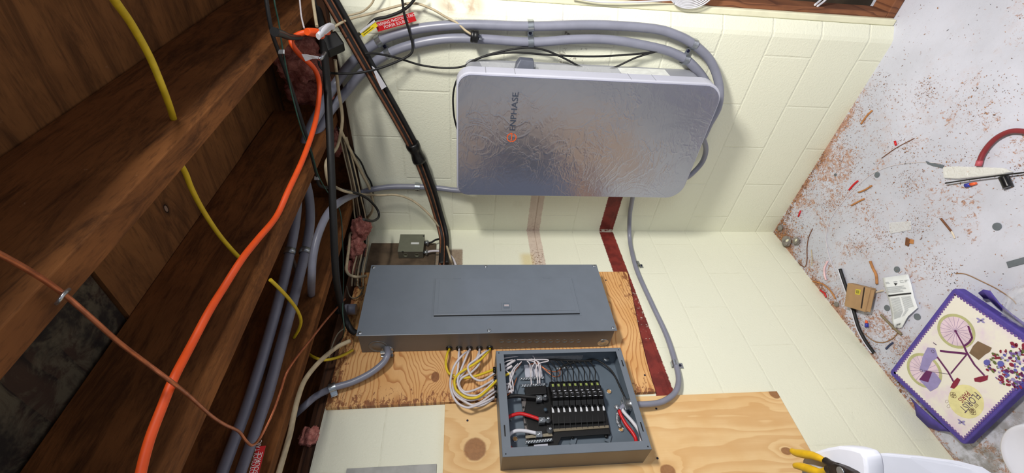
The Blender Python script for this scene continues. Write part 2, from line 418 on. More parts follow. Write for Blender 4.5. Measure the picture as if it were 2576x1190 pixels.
# ceiling: board sheathing above the joists
WB1, WB2, WD = L(128, 80, 42), L(100, 60, 30), L(56, 30, 14)
KSUB = None
def rough_timber(name, g, cols, sc=1.0, spots=()):
    n = NT(name, 0.85, 0.0, 0.25)
    ax = {'x': n.x, 'y': n.y, 'z': n.z}
    o_ = [ax[k] for k in 'xyz' if k != g]
    v1 = n.comb(n.m_('MULTIPLY', ax[g], 0.18), o_[0], o_[1])
    k1 = n.noise(v1, 26*sc, 6, 0.72, 0.6); k2 = n.noise(n.pos, 5, 4, 0.6, 0.5); k3 = n.noise(v1, 150*sc, 3, 0.7)
    c = n.mix(n.step(k2, 0.3, 0.7), cols[0], cols[1])
    c = n.mix(n.m_('MULTIPLY', n.step(k1, 0.42, 0.68), 0.8), c, cols[2])
    c = n.mix(n.m_('MULTIPLY', n.step(k3, 0.5, 0.75), 0.5), c, cols[2])
    sp = n.step(n.noise(n.pos, 14, 5, 0.7), 0.70, 0.74)
    c = n.mix(n.m_('MULTIPLY', sp, 0.6), c, cols[3])
    for (a, b_, r) in spots:
        dx = n.m_('SUBTRACT', n.x, a); dy = n.m_('SUBTRACT', n.y, b_)
        d = n.m_('SQRT', n.m_('ADD', n.m_('MULTIPLY', dx, dx), n.m_('MULTIPLY', n.m_('MULTIPLY', dy, dy), 3.0)))
        c = n.mix(n.m_('MULTIPLY', n.m_('SUBTRACT', 1.0, n.step(d, r*1.2, r*3.0)), 0.6), c, L(40, 22, 12))
        c = n.mix(n.m_('SUBTRACT', 1.0, n.step(d, r*1.15, r*1.3)), c, L(20, 12, 8))
        c = n.mix(n.m_('SUBTRACT', 1.0, n.step(d, r*0.85, r*0.95)), c, L(158, 132, 112))
    n.col(c); n.norm(n.bump(n.m_('ADD', k1, n.m_('MULTIPLY', k3, 0.6)), 0.35, 0.002)); return n.m
kp = [Z(320, 245, 2.405), Z(418, 525, 2.405)]
m_sub = rough_timber('old sheathing boards', 'x', (L(146, 98, 56), L(122, 80, 44), L(76, 48, 26), L(160, 120, 86)), 0.8, [(kp[0].x, kp[0].y, 0.010), (kp[1].x, kp[1].y, 0.010)])
m_joist = rough_timber('dark joist timber', 'y', (L(144, 92, 50), L(116, 72, 38), L(64, 38, 20), L(180, 138, 104)))
def grunge(n, col):
    k = n.step(n.noise(n.pos, 12, 6, 0.7, 1.0), 0.42, 0.58)
    col = n.mix(k, col, L(92, 84, 66))
    k2 = n.step(n.noise(n.pos, 7, 5, 0.7), 0.45, 0.6)
    return n.mix(n.m_('MULTIPLY', k2, 0.9), col, L(26, 20, 18))
m_mold = wood_mat('mouldy sheathing boards', 'x', 'y', 18, (L(70, 50, 36), L(50, 36, 26), L(24, 16, 12), L(30, 20, 14)), dist=1.2, rough=0.9, stain=grunge)
ZC = 2.405
ceil_edges = [-4.5, -3.2, -2.2, -1.62, -1.27, -0.995, -0.66, -0.40, -0.10, 0.2]
b = MB()
bays = [(-0.2, 0.60), (0.60, 1.0), (1.0, 1.4), (1.4, 1.8), (1.8, 4.5)]
edges = {0: [-4.5, -3.0, -1.6, -0.9, -0.3, 0.2], 1: [-4.5, -2.6, -1.0, -0.33, 0.2], 2: [-4.5, -2.4, -1.035, -0.40, 0.2], 3: [-4.5, -2.0, -0.7, 0.2], 4: [-4.5, -2.0, 0.2]}
for i, (x0, x1) in enumerate(bays):
    e = edges[i]
    for k in range(len(e)-1):
        b.cur = 1 if (i == 1 and k == 1) else 0
        dz = 0.004*((k+i) % 3)
        b.box((x0, e[k]+0.002, ZC+dz), (x1, e[k+1]-0.002, ZC+0.03))
b.build('ceiling', [m_sub, m_mold], kind='structure')

jl = ['ceiling joist running closest above the grey conduits, next to the left wall',
      'ceiling joist with the yellow cable passing out of its side above the orange cord',
      'ceiling joist carrying the staple and copper wire at the left of the photo',
      'ceiling joist at the far upper left, above the viewer']
jg = 'dark timber ceiling joists'
for i, (x0, x1) in enumerate([(0.155, 0.195), (0.572, 0.612), (0.975, 1.018), (1.405, 1.448)]):
    b = MB().box((x0, -4.4, 2.172), (x1, -0.005, ZC-0.001))
    b.build('ceiling_joist', m_joist, label=jl[i], cat='joist', group=jg, bevel=0.002)
m_sill = wood_mat('dark sill timber', 'y', 'z', 40, (L(92, 56, 30), L(72, 42, 24), L(40, 22, 12), L(40, 20, 10)), dist=1.0, rough=0.85, mottle=0.5)
MB().box((-0.14, -4.4, HT+0.001), (-0.012, 0.0, 2.171)).build('sill_plate', m_sill, label='brown timber sill plate on top of the left wall', cat='sill', bevel=0.002)
MB().box((-0.14, 0.012, HT+0.001), (1.035, 0.14, 2.171)).build('sill_plate', m_sill, label='brown timber sill plate on top of the wall behind the silver enclosure', cat='sill', bevel=0.002)
MB().box((-0.13, -4.4, 2.172), (-0.09, 0.1, ZC-0.001)).build('rim_joist', m_joist, label='dark rim joist standing on the left wall sill', cat='joist', bevel=0.002)
MB().box((-0.085, 0.09, 2.172), (1.7, 0.13, ZC-0.001)).build('rim_joist', m_joist, label='dark rim joist behind the pink insulation above the right wall', cat='joist', bevel=0.002)
# back of the room's recess beyond the end of the right wall
m_trim = plain('old cream paint', (238, 236, 206), 0.6, 0.0, 0.10, 14, 0.2)
m_stud = wood_mat('bare stud timber', 'z', 'x', 50, (L(150, 96, 62), L(122, 74, 46), L(84, 46, 28), L(60, 30, 18)), dist=1.0, rough=0.8, mottle=0.5)
m_dark = plain('dark cavity board', (70, 58, 44), 0.9, 0.0, 0.5, 8, 0.3)
zb = 0.03
MB().box((1.0405, 0.036, 0.002), (1.063, 0.12, 2.12)).build('trim_1', m_trim, kind='structure', bevel=0.004)
fr = thing('stud_frame', (1.3, 0.1, 0), 'bare timber stud frame of the open wall cavity at top edge, beside wall end', 'frame')
MB().box((1.0635, 0.055, 0.04), (1.083, 0.145, 2.12)).build('stud', m_stud, fr, bevel=0.002)
MB().box((1.0635, 0.055, 0.002), (2.4, 0.145, 0.039)).build('bottom_plate', m_stud, fr, bevel=0.003)
MB().box((1.47, 0.055, 0.04), (1.51, 0.145, 2.12)).build('stud', m_stud, fr, bevel=0.002)
MB().box((1.0405, 0.20, 0.0), (2.6, 0.24, 2.12)).build('wall_back', m_dark, kind='structure')

# ================================================================== plywood boards on the left wall
def old_stain(n, col):
    yy = n.m_('MULTIPLY', n.y, -1.0)
    e = n.m_('MAXIMUM', n.step(yy, 0.80, 0.925), n.m_('SUBTRACT', 1.0, n.step(n.z, 0.912, 1.03)))
    e = n.m_('MAXIMUM', e, n.step(n.z, 2.03, 2.12))
    nn = n.noise(n.comb(n.m_('MULTIPLY', n.y, 0.5), n.z, 0), 55, 6, 0.75, 0.5)
    th = n.m_('SUBTRACT', 0.70, n.m_('MULTIPLY', e, 0.24))
    k = n.step(nn, th, n.m_('ADD', th, 0.05))
    col = n.mix(n.m_('MULTIPLY', k, 0.85), col, n.mix(n.noise(n.pos, 50, 3), L(150, 84, 44), L(96, 46, 26)))
    return col
PW0, PW1, PWD, PWK = L(232, 184, 124), L(222, 168, 104), L(176, 112, 56), L(150, 92, 52)
k1 = B(1095, 948, .018)
m_ply_old = wood_mat('old plywood', 'y', 'z', 62, (PW0, PW1, PWD, PWK),
    knots=((k1.y, k1.z, 0.05, 0.035, 5), (-0.93, 1.86, 0.22, 0.07, 5), (-0.70, 1.66, 0.20, 0.06, 4), (-0.62, 1.0, 0.10, 0.05, 3)), dist=1.1, dscale=(1.4, 3), stain=old_stain, mottle=0.25)
kk = [B(1195, 1130, .018), B(1948, 990, .018), B(1978, 1135, .018), B(1680, 1186, .018)]
m_ply_new = wood_mat('new plywood', 'z', 'y', 16, (L(238, 204, 150), L(230, 190, 132), L(204, 150, 88), L(168, 112, 66)),
    knots=((kk[0].z, kk[0].y, 0.085, 0.085, 2.6), (kk[1].z, kk[1].y, 0.05, 0.05, 2.2), (kk[2].z, kk[2].y, 0.045, 0.03, 1.6), (kk[3].z, kk[3].y, 0.06, 0.05, 2.4)),
    dist=2.6, dscale=(0.9, 5), mottle=0.22, line=(0.15, 0.9), lstr=0.45)
m_drkboard = plain('weathered dark board', (104, 86, 66), 0.8, 0.0, 0.45, 16, 0.3)
pe = [B(1512, 683, .018), B(1578, 683, .018), B(1590, 740, .018), B(1606, 820, .018), B(1626, 905, .018), B(1642, 962, .018), B(1650, 985, .018)]
pl = MB().prism([Vector((0.0005, -0.305, 2.125)), Vector((0.0005, -0.92, 2.125))]+[Vector((0.0005, max(q.y, -0.92), q.z)) for q in pe[:0:-1]], (0.0175, 0, 0)).build('plywood_board', m_ply_old, bevel=0.0015,
    label='rust-stained old plywood board behind the large closed grey panel', cat='board')
b = MB().box((0.0005, -1.62, 0.515), (0.019, -0.922, 1.733))
b.build('plywood_board', m_ply_new, label='clean new plywood board with big knots behind the open breaker box', cat='board', bevel=0.0015)
MB().box((0.0005, -0.30, 1.80), (0.016, -0.115, 2.098)).build('backing_board', m_drkboard, bevel=0.001,
    label='weathered dark square board behind the small junction box near the corner', cat='board')
# screws in the boards
m_scr = plain('blue-black screw', (24, 28, 60), 0.4, 0.4, 0.2, 60)
def screw(x, y, off, lab, where='B', m=None, r=0.0035, grp='dark screws in the plywood'):
    p = FN[where](x, y, off); nrm = Vector((1, 0, 0)) if where == 'B' else Vector((0, -1, 0))
    c = MB().lathe(p, nrm, [(0, r), (0.001, r), (0.0016, r*0.7), (0.0012, r*0.25), (0.0012, 0.0001)], 14)
    c.build('screw', m or m_scr, label=lab, cat='screw', group=grp)
screw(1176, 1058, .0195, 'dark screw head in new plywood below the looped white cables')
screw(1651, 1028, .0195, 'dark screw head in new plywood beside the bend of grey cable')
screw(1622, 944, .0185, 'dark screw head in stained plywood right of the open breaker box')
screw(1524, 705, .0185, 'dark screw head in old plywood below the closed grey panel')
screw(1654, 1153, .0195, 'dark screw head in new plywood beside the lower corner of open box')

# ================================================================== silver enclosure on the right wall
def silver():
    n = NT('brushed aluminium under film', 0.24, 0.85)
    n.col(n.mix(n.noise(n.pos, 3, 2), L(168, 171, 192), L(152, 155, 176)))
    vec = n.comb(n.x, n.z, 0)
    v = n.noise(vec, 3.2, 3, 0.5, 2.6)
    rid = n.m_('ABSOLUTE', n.m_('SUBTRACT', n.noise(vec, 5.0, 3, 0.5, 2.2), 0.5)); rid = n.m_('SUBTRACT', 1.0, n.step(rid, 0.0, 0.05))
    rid2 = n.m_('ABSOLUTE', n.m_('SUBTRACT', n.noise(n.comb(n.m_('MULTIPLY', n.x, 1.0), n.m_('MULTIPLY', n.z, 2.2), 3.0), 11, 3, 0.5, 1.5), 0.5)); rid2 = n.m_('SUBTRACT', 1.0, n.step(rid2, 0.0, 0.07))
    msk = n.step(n.noise(vec, 2.6, 3), 0.44, 0.62)
    h = n.m_('ADD', n.m_('MULTIPLY', n.m_('ADD', n.m_('MULTIPLY', rid, 0.5), n.m_('MULTIPLY', rid2, 0.35)), n.m_('ADD', 0.15, msk)), n.m_('MULTIPLY', v, 1.6))
    n.b.inputs['Coat Weight'].default_value = 0.8; n.b.inputs['Coat Roughness'].default_value = 0.12
    n.put(n.bump(h, 0.6, 0.006), n.b.inputs['Coat Normal'])
    n.norm(n.bump(h, 0.16, 0.005)); return n.m
m_silver = silver()
m_rim = plain('pale grey rim', (196, 198, 212), 0.4, 0.0, 0.04, 10)
m_body = plain('enclosure body grey', (150, 152, 160), 0.5, 0.0, 0.06, 10)
EX0, EX1, EZ0, EZ1 = 0.362, 0.872, 0.735, 1.700
en = thing('power_enclosure', (0.62, -0.1, EZ0), 'large silver wall enclosure under wrinkled protective film', 'electrical box')
fA = lambda y: (lambda u, v: (u, y, v))
MB().prism(rrect(EX0+0.03, EX1-0.025, EZ0+0.03, EZ1-0.03, 0.03, fA(-0.14)), (0, 0.139, 0)).build('body', m_body, en, bevel=0.003)
MB().prism(rrect(EX0, EX1, EZ0, EZ1, [0.05, 0.045, 0.07, 0.075], fA(-0.197), 8), (0, 0.058, 0)).build('front_cover', m_rim, en, bevel=0.004)
MB().prism(rrect(EX0+0.004, EX1-0.008, EZ0+0.006, EZ1-0.006, [0.045, 0.04, 0.065, 0.07], fA(-0.2005), 8), (0, 0.0035, 0)).build('front_plate', m_silver, en, bevel=0.0012)
# film strip left hanging behind the cover, side handle, white side label
MB().prism([(EX1-0.024, -0.13, 1.12), (EX1-0.024, -0.13, 1.60), (EX1+0.0, -0.10, 1.62), (EX1+0.004, -0.1, 1.10)], (0.0008, 0.0008, 0)).build('film_edge', clear('loose film', (0.7, 0.72, 0.72), 0.2, 0.15), en, label='loose clear film edge')
h0 = A(1318, 172, 0.10)
MB().prism([(EX1-0.026, -0.135, h0.z-0.035), (EX1-0.026, -0.135, h0.z+0.04), (EX1+0.006, -0.12, h0.z+0.03), (EX1+0.022, -0.12, h0.z+0.018), (EX1+0.020, -0.12, h0.z-0.030)], (0, 0.03, 0)).build('side_handle', plain('dark grey plastic', (88, 92, 104), 0.5), en, bevel=0.003)
MB().box((EX1-0.0245, -0.132, 0.90), (EX1-0.0235, -0.02, 1.09)).build('rating_label', plain('white label', (226, 228, 224), 0.5), en)
for i, (z0, z1) in enumerate(((1.60, 1.602), (1.50, 1.502), (1.09, 1.092), (1.0, 1.002))):
    MB().box((EX1-0.0005, -0.194, z0), (EX1+0.0006, -0.142, z1)).build('cover_seam', m_body, en)
# lettering and round emblem
l0 = A(1287, 346, 0.201); t0 = A(1297, 331, 0.2015); t1 = A(1301, 235, 0.2015)
lg = MB()
lg.text('ENPHASE', 0.031, (l0.x+0.027, -0.2015, l0.z-0.0108), (1, 0, 0), (0, 0, 1), sx=(t1.x-t0.x)/0.127)
lg.cyl((t1.x+0.004, -0.2012, l0.z-0.011), (t1.x+0.004, -0.2018, l0.z-0.011), 0.0012, 8)
lg.build('lettering', plain('lettering grey', (66, 74, 90), 0.5), en)
e = MB(); R1, R2 = 0.0185, 0.0150
ring = []
for k in range(0, 33):
    a = math.radians(10+k*320/32.0) if False else math.radians(-5+k*350/32.0)
    ring.append((a,))
for seg0 in ((4, 176), (184, 335)):
    pts_o = [(R1*math.cos(math.radians(a)), R1*math.sin(math.radians(a))) for a in [seg0[0]+(seg0[1]-seg0[0])*k/20 for k in range(21)]]
    pts_i = [(R2*math.cos(math.radians(a)), R2*math.sin(math.radians(a))) for a in [seg0[1]-(seg0[1]-seg0[0])*k/20 for k in range(21)]]
    e.prism([(l0.x+u, -0.2012, l0.z+v) for u, v in pts_o+pts_i], (0, -0.0006, 0))
e.box((l0.x-R2*0.78, -0.2018, l0.z-0.0018), (l0.x+R1, -0.2012, l0.z+0.0018))
e.build('emblem', plain('emblem orange', (240, 100, 44), 0.5), en)

# ================================================================== grey conduits
def strap(nm_label, p, tdir, nrm, r, tail=0.030, both=False, grp='metal conduit straps', w_=0.011, m=None, flip=1):
    """one-hole strap: a band over the pipe with one or two screw ears; p pipe centre"""
    p = Vector(p); t = Vector(tdir).normalized(); nrm = Vector(nrm).normalized(); s_ = nrm.cross(t).normalized()*flip
    st = thing('pipe_strap', p, nm_label, 'strap', grp)
    b = MB(); R = r+0.0016
    rows = []
    for k in range(13):
        a = math.pi*k/12
        d = s_*math.cos(a)*R + nrm*math.sin(a)*R
        rows.append([p+d-t*w_, p+d+t*w_])
    foot = p - nrm*(r) 
    rows.insert(0, [foot+s_*R-t*w_, foot+s_*R+t*w_]); rows.append([foot-s_*R-t*w_, foot-s_*R+t*w_])
    b.quadgrid(rows)
    b.build('band', m or m_galv, st, solid=0.0012)
    ear = MB(); c = foot + s_*(R+tail/2) + nrm*0.001
    ear.obox(c, s_*(tail/2), t*w_, nrm*0.0008)
    if both: ear.obox(foot - s_*(R+tail/2)+nrm*0.001, s_*(tail/2), t*w_, nrm*0.0008)
    ear.build('ear', m or m_galv, st, bevel=0.0006)
    MB().lathe(c+nrm*0.0008, nrm, [(0, 0.005), (0.002, 0.0048), (0.003, 0.003), (0.002, 0.0001)], 12).build('screw', m_scr, st)
    return st
cr = 0.0165
c1 = [A(1768, 345, 0.11), A(1783, 312, 0.10), A(1806, 268, 0.075), A(1809, 215, 0.05), A(1788, 155, 0.032), A(1745, 112, 0.028), A(1700, 88, 0.024), A(1640, 72, 0.02),
      A(1500, 63, 0.02), A(1335, 66, 0.02), A(1180, 62, 0.02), A(1080, 68, 0.02), A(1010, 82, 0.022), A(950, 105, 0.025), A(890, 152, 0.03), A(845, 210, 0.04),
      Z(806, 275, 2.18), Z(772, 345, 2.225), Z(762, 420, 2.25), Z(778, 500, 2.245), Z(778, 580, 2.235), Z(752, 700, 2.235), Z(715, 840, 2.24), Z(668, 1010, 2.24), Z(608, 1190, 2.24), Z(560, 1330, 2.24)]
b = MB().tube(c1, cr, 14, 8)
b.build('flexible_conduit', m_cond, label='outer grey conduit looping above the silver enclosure and along the joist', cat='conduit', group='grey conduits over the enclosure')
c2 = [A(1755, 340, 0.085), A(1768, 320, 0.08), A(1788, 262, 0.06), A(1776, 208, 0.032), A(1738, 160, 0.026), A(1695, 134, 0.02), A(1640, 118, 0.02),
      A(1540, 101, 0.02), A(1450, 99, 0.02), A(1335, 106, 0.02), A(1210, 98, 0.02), A(1120, 98, 0.02), A(1040, 112, 0.022), A(975, 136, 0.024), A(915, 180, 0.03), A(870, 232, 0.04),
      Z(826, 285, 2.17), Z(792, 345, 2.215), Z(750, 420, 2.25), Z(748, 500, 2.265), Z(740, 580, 2.27), Z(715, 700, 2.275), Z(678, 840, 2.28), Z(626, 1010, 2.285), Z(560, 1190, 2.285), Z(508, 1330, 2.285)]
MB().tube(c2, cr, 14, 8).build('flexible_conduit', m_cond, label='inner grey conduit looping above the silver enclosure, nearer its edge', cat='conduit', group='grey conduits over the enclosure')
def ringband(lab, pts, i):
    p = pts[i].lerp(pts[i+1], 0.45); t = (pts[i+1]-pts[i]).normalized()
    g = thing('conduit_clip', p, lab, 'clip', 'metal clips on the ceiling conduits')
    MB().lathe(p-t*0.010, t, [(0, cr+0.0002), (0, cr+0.003), (0.020, cr+0.003), (0.020, cr+0.0002)], 20).build('band', m_galv, g)
    MB().box((0.1955, p.y-0.008, p.z-0.004), (p.x-cr-0.0005, p.y+0.008, p.z+0.004)).build('tab', m_galv, g)
ringband('metal clip on ceiling conduit nearer the left wall joist', c1, 20)
ringband('metal clip on ceiling conduit farther from the left wall joist', c2, 20)
# double straps between the two conduits
def dbl(lab, pa, pb, nrm=(0, -1, 0)):
    pa = Vector(pa); pb = Vector(pb); nrm = Vector(nrm); s_ = (pb-pa).normalized(); t = s_.cross(nrm).normalized(); w_ = 0.010
    st = thing('double_strap', (pa+pb)/2, lab, 'strap', 'double straps over both conduits')
    for p in (pa, pb):
        b = MB(); rows = []
        R = cr+0.0016
        rows.append([p-nrm*0.017+s_*R-t*w_, p-nrm*0.017+s_*R+t*w_])
        for k in range(13):
            a = math.pi*k/12; d = s_*math.cos(a)*R + nrm*math.sin(a)*R
            rows.append([p+d-t*w_, p+d+t*w_])
        rows.append([p-nrm*0.017-s_*R-t*w_, p-nrm*0.017-s_*R+t*w_])
        b.quadgrid(rows).build('band', m_galv, st, solid=0.0014)
    c = (pa+pb)/2 - nrm*0.014
    MB().obox(c, s_*max(((pb-pa).length/2-cr), 0.006), t*w_, nrm*0.001).build('bridge', m_galv, st, bevel=0.0005)
    MB().lathe(c+nrm*0.001, nrm, [(0, 0.006), (0.002, 0.006), (0.003, 0.004), (0.002, 0.0001)], 12).build('screw', m_scr, st)
dbl('double strap holding both grey conduits above the middle of the enclosure', A(1335, 66, 0.02), A(1335, 106, 0.02))
dbl('double strap on the grey conduits at the right-hand bend', A(1745, 112, 0.028), A(1724, 150, 0.024))
dbl('double strap on the grey conduits near the red warning label', A(954, 103, 0.025), A(978, 135, 0.024))

# conduit from the enclosure up into the ceiling
c3 = [A(1190, 480, 0.05), A(1150, 479, 0.035), A(1100, 473, 0.02), A(1050, 470, 0.018), A(985, 470, 0.018), A(935, 477, 0.03), A(897, 489, 0.06),
      Z(858, 506, 2.105), Z(825, 537, 2.125), Z(800, 592, 2.14), Z(787, 650, 2.15), Z(784, 700, 2.16), B(783, 741, 0.20)]
MB().tube(c3, 0.0125, 12, 8).build('flexible_conduit', m_cond, label='pale grey conduit from the enclosure top bending into the ceiling joist', cat='conduit')
strap('small strap on the grey conduit left of the silver enclosure', A(1050, 470, 0.018), A(1100, 473, 0.018)-A(1050, 470, 0.018), (0, -1, 0), 0.0125, 0.018, flip=-1)
# conduit from enclosure bottom down to the open box
c4 = [A(1596, 470, 0.05), A(1590, 505, 0.03), A(1584, 545, 0.02), B(1584, 600, 0.02), B(1592, 645, 0.018), B(1606, 690, 0.016), B(1640, 765, 0.016), B(1675, 840, 0.016), B(1695, 900, 0.016),
      B(1707, 950, 0.022), B(1700, 985, 0.035), B(1672, 1008, 0.045), B(1640, 1016, 0.05), B(1590, 1018, 0.055)]
MB().tube(c4, 0.0105, 12, 8).build('flexible_conduit', m_cond, label='slim grey conduit curving from under the enclosure to the open breaker box', cat='conduit')
strap('small strap on slim conduit beside the red paint stripe', B(1603, 665, 0.016), B(1640, 765, .016)-B(1592, 645, .016), (1, 0, 0), 0.0105, 0.018, flip=1)
strap('small strap on slim conduit beside the stained plywood bottom', B(1698, 915, 0.016), B(1707, 950, .016)-B(1690, 890, .016), (1, 0, 0), 0.0105, 0.022, flip=1)
# short conduit, big panel to left edge
c5 = [A(975, 878, 0.718), B(975, 893, 0.07), B(962, 915, 0.06), B(930, 940, 0.05), B(885, 962, 0.045), B(835, 977, 0.045), B(795, 997, 0.03), B(765, 1022, 0.04), Z(735, 1049, 2.235), Z(705, 1076, 2.30)]
MB().tube(c5, 0.0115, 12, 8).build('flexible_conduit', m_cond, label='short grey conduit rising from side of the closed panel across stained plywood', cat='conduit')
strap('shiny strap on short grey conduit at the edge of stained plywood', B(836, 976, 0.045), B(885, 962, .045)-B(795, 997, .045), (1, 0, 0), 0.0128, 0.012, both=True)
# small loop of conduit under the enclosure
c6 = [A(1768, 345, 0.05), A(1776, 375, 0.035), A(1768, 405, 0.03), A(1748, 430, 0.04), A(1725, 448, 0.06), A(1700, 450, 0.10)]
MB().tube(c6, 0.011, 12, 8).build('flexible_conduit', m_cond, label='short bent grey conduit under the lower edge of the silver enclosure', cat='conduit')

# ================================================================== big closed panel
PX, PY0, PY1, PZ0, PZ1 = 0.130, -0.371, -0.717, 1.100, 2.045
pn = thing('distribution_board', (0.018, -0.54, PZ0), 'large closed grey breaker panel with small door', 'electrical panel')
MB().box((0.0185, PY1+0.006, PZ0+0.006), (PX-0.004, PY0-0.006, PZ1-0.004)).build('box', plain('panel side shade tint', (112, 110, 108), 0.4, 0.2, 0.06, 12), pn, bevel=0.001)  # warm grey paints in the unlit side's wood reflection
MB().box((PX-0.004, PY1, PZ0), (PX, PY0, PZ1)).build('cover', m_grey, pn, bevel=0.0012)
d = [B(1095, 701, PX+.004), B(1440, 700, PX+.004), B(1457, 788, PX+.004), B(1091, 793, PX+.004)]
dy0 = (d[0].y+d[1].y)/2; dy1 = (d[2].y+d[3].y)/2; dz1 = (d[0].z+d[3].z)/2; dz0 = (d[1].z+d[2].z)/2
MB().box((PX, dy1-0.008, dz0-0.006), (PX+0.0012, dy0+0.006, dz1+0.006)).build('door_surround', m_grey, pn, bevel=0.0008)
dr = MB().box((PX+0.0012, dy1, dz0), (PX+0.0052, dy0, dz1)).build('door', m_grey, pn, bevel=0.0012)
MB().box((PX+0.0052, dy1+0.012, dz0+0.014), (PX+0.0062, dy0-0.010, dz1-0.016)).build('door_panel', m_grey, dr, bevel=0.0008)
MB().box((PX+0.0004, dy1-0.004, dz0+0.002), (PX+0.0035, dy1-0.0003, dz1-0.002)).build('door_gap', m_black, dr, label='dark shadow gap along the door edge')
lt = B(1274, 770, PX+.006)
q = MB(); q.box((PX+0.0053, lt.y-0.024, lt.z-0.019), (PX+0.008, lt.y+0.017, lt.z+0.019))
q.build('latch', m_grey, dr, bevel=0.0015)
MB().box((PX+0.008, lt.y-0.012, lt.z-0.011), (PX+0.0105, lt.y+0.012, lt.z+0.011)).build('latch_button', m_greyin, dr, bevel=0.001)
MB().box((PX+0.0105, lt.y-0.005, lt.z-0.009), (PX+0.011, lt.y+0.004, lt.z+0.009)).build('latch_window', plain('latch grey', (176, 168, 172), 0.5), dr)
for hx in (1150, 1375):
    hp = B(hx, 700, PX+.004)
    MB().box((PX+0.001, dy0-0.002, hp.z-0.014), (PX+0.0065, dy0+0.003, hp.z+0.014)).build('hinge', m_grey, dr, bevel=0.0008)
for (x, y) in ((933, 673), (1222, 669), (1497, 669), (888, 849), (1231, 838), (1547, 831)):
    p = B(x, y, PX); p.y = max(PY1+0.011, min(PY0-0.011, p.y)); p.z = max(PZ0+0.012, min(PZ1-0.012, p.z))
    MB().lathe(p, (1, 0, 0), [(0, 0.0075), (0.0012, 0.0075), (0.003, 0.006), (0.0038, 0.003), (0.0036, 0.0001)], 16).build('cover_screw', m_galv, pn)
# knockouts on the side facing the camera
sy = PY1+0.006
m_ko = plain('knockout grey', (118, 118, 116), 0.38, 0.2, 0.06, 12)
for k in range(12):
    x = 1262+k*17.6; p = A(x, 858, -sy)
    MB().lathe((p.x, sy, p.z), (0, -1, 0), [(0, 0.0105), (0.0008, 0.0105), (0.0008, 0.0095), (0.0002, 0.0093), (0.0002, 0.0001)], 20).build('knockout', m_ko, pn)
for k in range(14):
    x = 1262+k*17.6; p = A(x, 877, -sy)
    if x < 1500: MB().lathe((p.x, sy, p.z), (0, -1, 0), [(0, 0.0095), (0.0007, 0.0095), (0.0007, 0.0087), (0.0002, 0.0085), (0.0002, 0.0001)], 20).build('knockout', m_ko, pn)
for (x, y, r) in ((1517, 862, 0.0215), (951, 872, 0.034)):
    p = A(x, y, -sy)
    MB().lathe((p.x, sy, p.z), (0, -1, 0), [(0, r), (0.0012, r), (0.0012, r*0.88), (0.0002, r*0.86), (0.0002, r*0.62), (0.001, r*0.6), (0.001, 0.0001)], 28).build('knockout', m_galv if r == 0.0215 else m_ko, pn)
# pipe nipple and thick cable entering the top of the panel
p = B(893, 778, 0.07)
nip = thing('conduit_fitting', p, 'short grey pipe fitting entering the top end of closed panel', 'fitting')
MB().cyl(p+Vector((0, 0, -0.005)), p+Vector((0, 0, 0.035)), 0.021, 20).build('collar', m_cond, nip)
MB().cyl(p+Vector((0, 0, 0.036)), p+Vector((0, 0, 0.07)), 0.018, 20).build('pipe', m_blackrub, nip)

def connector(lab, p, ax, side, grp=None):
    """two-screw cable clamp: ring, saddle bar and two screws"""
    p = Vector(p); ax = Vector(ax).normalized(); side = Vector(side).normalized(); nn = ax.cross(side)
    t = thing('cable_clamp', p, lab, 'clamp', grp)
    MB().lathe(p, ax, [(0, 0.0215), (0.004, 0.0215), (0.006, 0.018), (0.020, 0.017), (0.020, 0.0135), (0.0, 0.0135)], 24).build('ring', m_galv, t)
    b = MB(); b.obox(p+ax*0.020+nn*0.011, side*0.022, ax*0.006, nn*0.0035); b.obox(p+ax*0.020-nn*0.011, side*0.022, ax*0.006, nn*0.0035)
    b.build('saddle', m_galv, t, bevel=0.0015)
    for s_ in (-1, 1):
        MB().lathe(p+ax*0.020+side*(0.016*s_)+nn*0.0145, nn, [(0, 0.0042), (0.003, 0.0040), (0.004, 0.001)], 12).build('clamp_screw', m_galv, t)
pc = A(975, 879, -sy)
connector('shiny two-screw clamp where short grey conduit enters closed panel', (pc.x, sy, pc.z), (0, -1, 0), (0, 0, 1))

# bushings and the cables looped from the closed panel to the open box
bush = [(1130, 876), (1155, 876), (1181, 876), (1206, 876), (1232, 875)]
bn_lab = ['with one yellow cable', 'second from the left', 'in the middle of the five', 'second from the right', 'nearest the row of knockouts']
BP = []
for i, (x, y) in enumerate(bush):
    p = A(x, y, -sy); BP.append(p)
    MB().lathe((p.x, sy, p.z), (0, -1, 0), [(0.0001, 0.0125), (0.004, 0.0125), (0.005, 0.011), (0.005, 0.0085), (0.001, 0.008), (0.001, 0.0001)], 20).build('cable_bushing', m_black,
        label='black cable bushing in closed panel side, '+bn_lab[i], cat='bushing', group='black bushings on the closed panel')
def z6(x, y): return (1120+x/6.61, 860+y/6.61)
def cab(mat, bi, pts, lab, offs, w_=0.0062, grp='cables looped between the two panels'):
    b0 = BP[bi]; P0 = [Vector((b0.x, sy+0.001, b0.z)), Vector((b0.x, sy-0.010, b0.z))]
    pp = []
    n = len(pts)
    for i, (x, y) in enumerate(pts):
        X, Y = z6(x, y); pp.append(B(X, Y, offs[0]+(offs[1]-offs[0])*i/(n-1)))
    nrm = (1, 0, 0)
    MB().tube(P0+pp, w_*0.52, 10, 6, flat=1.0).build('electrical_cable', mat, label=lab, cat='cable', group=grp) if False else \
    MB().tube(P0+pp, w_*0.62, 10, 6).build('electrical_cable', mat, label=lab, cat='cable', group=grp)
cab(m_nmy, 0, [(40, 180), (10, 330), (30, 470), (100, 545), (300, 600), (500, 570), (680, 510), (850, 445)], 'yellow cable from leftmost bushing crossing beneath the white loops', (.055, .048), 0.0072)
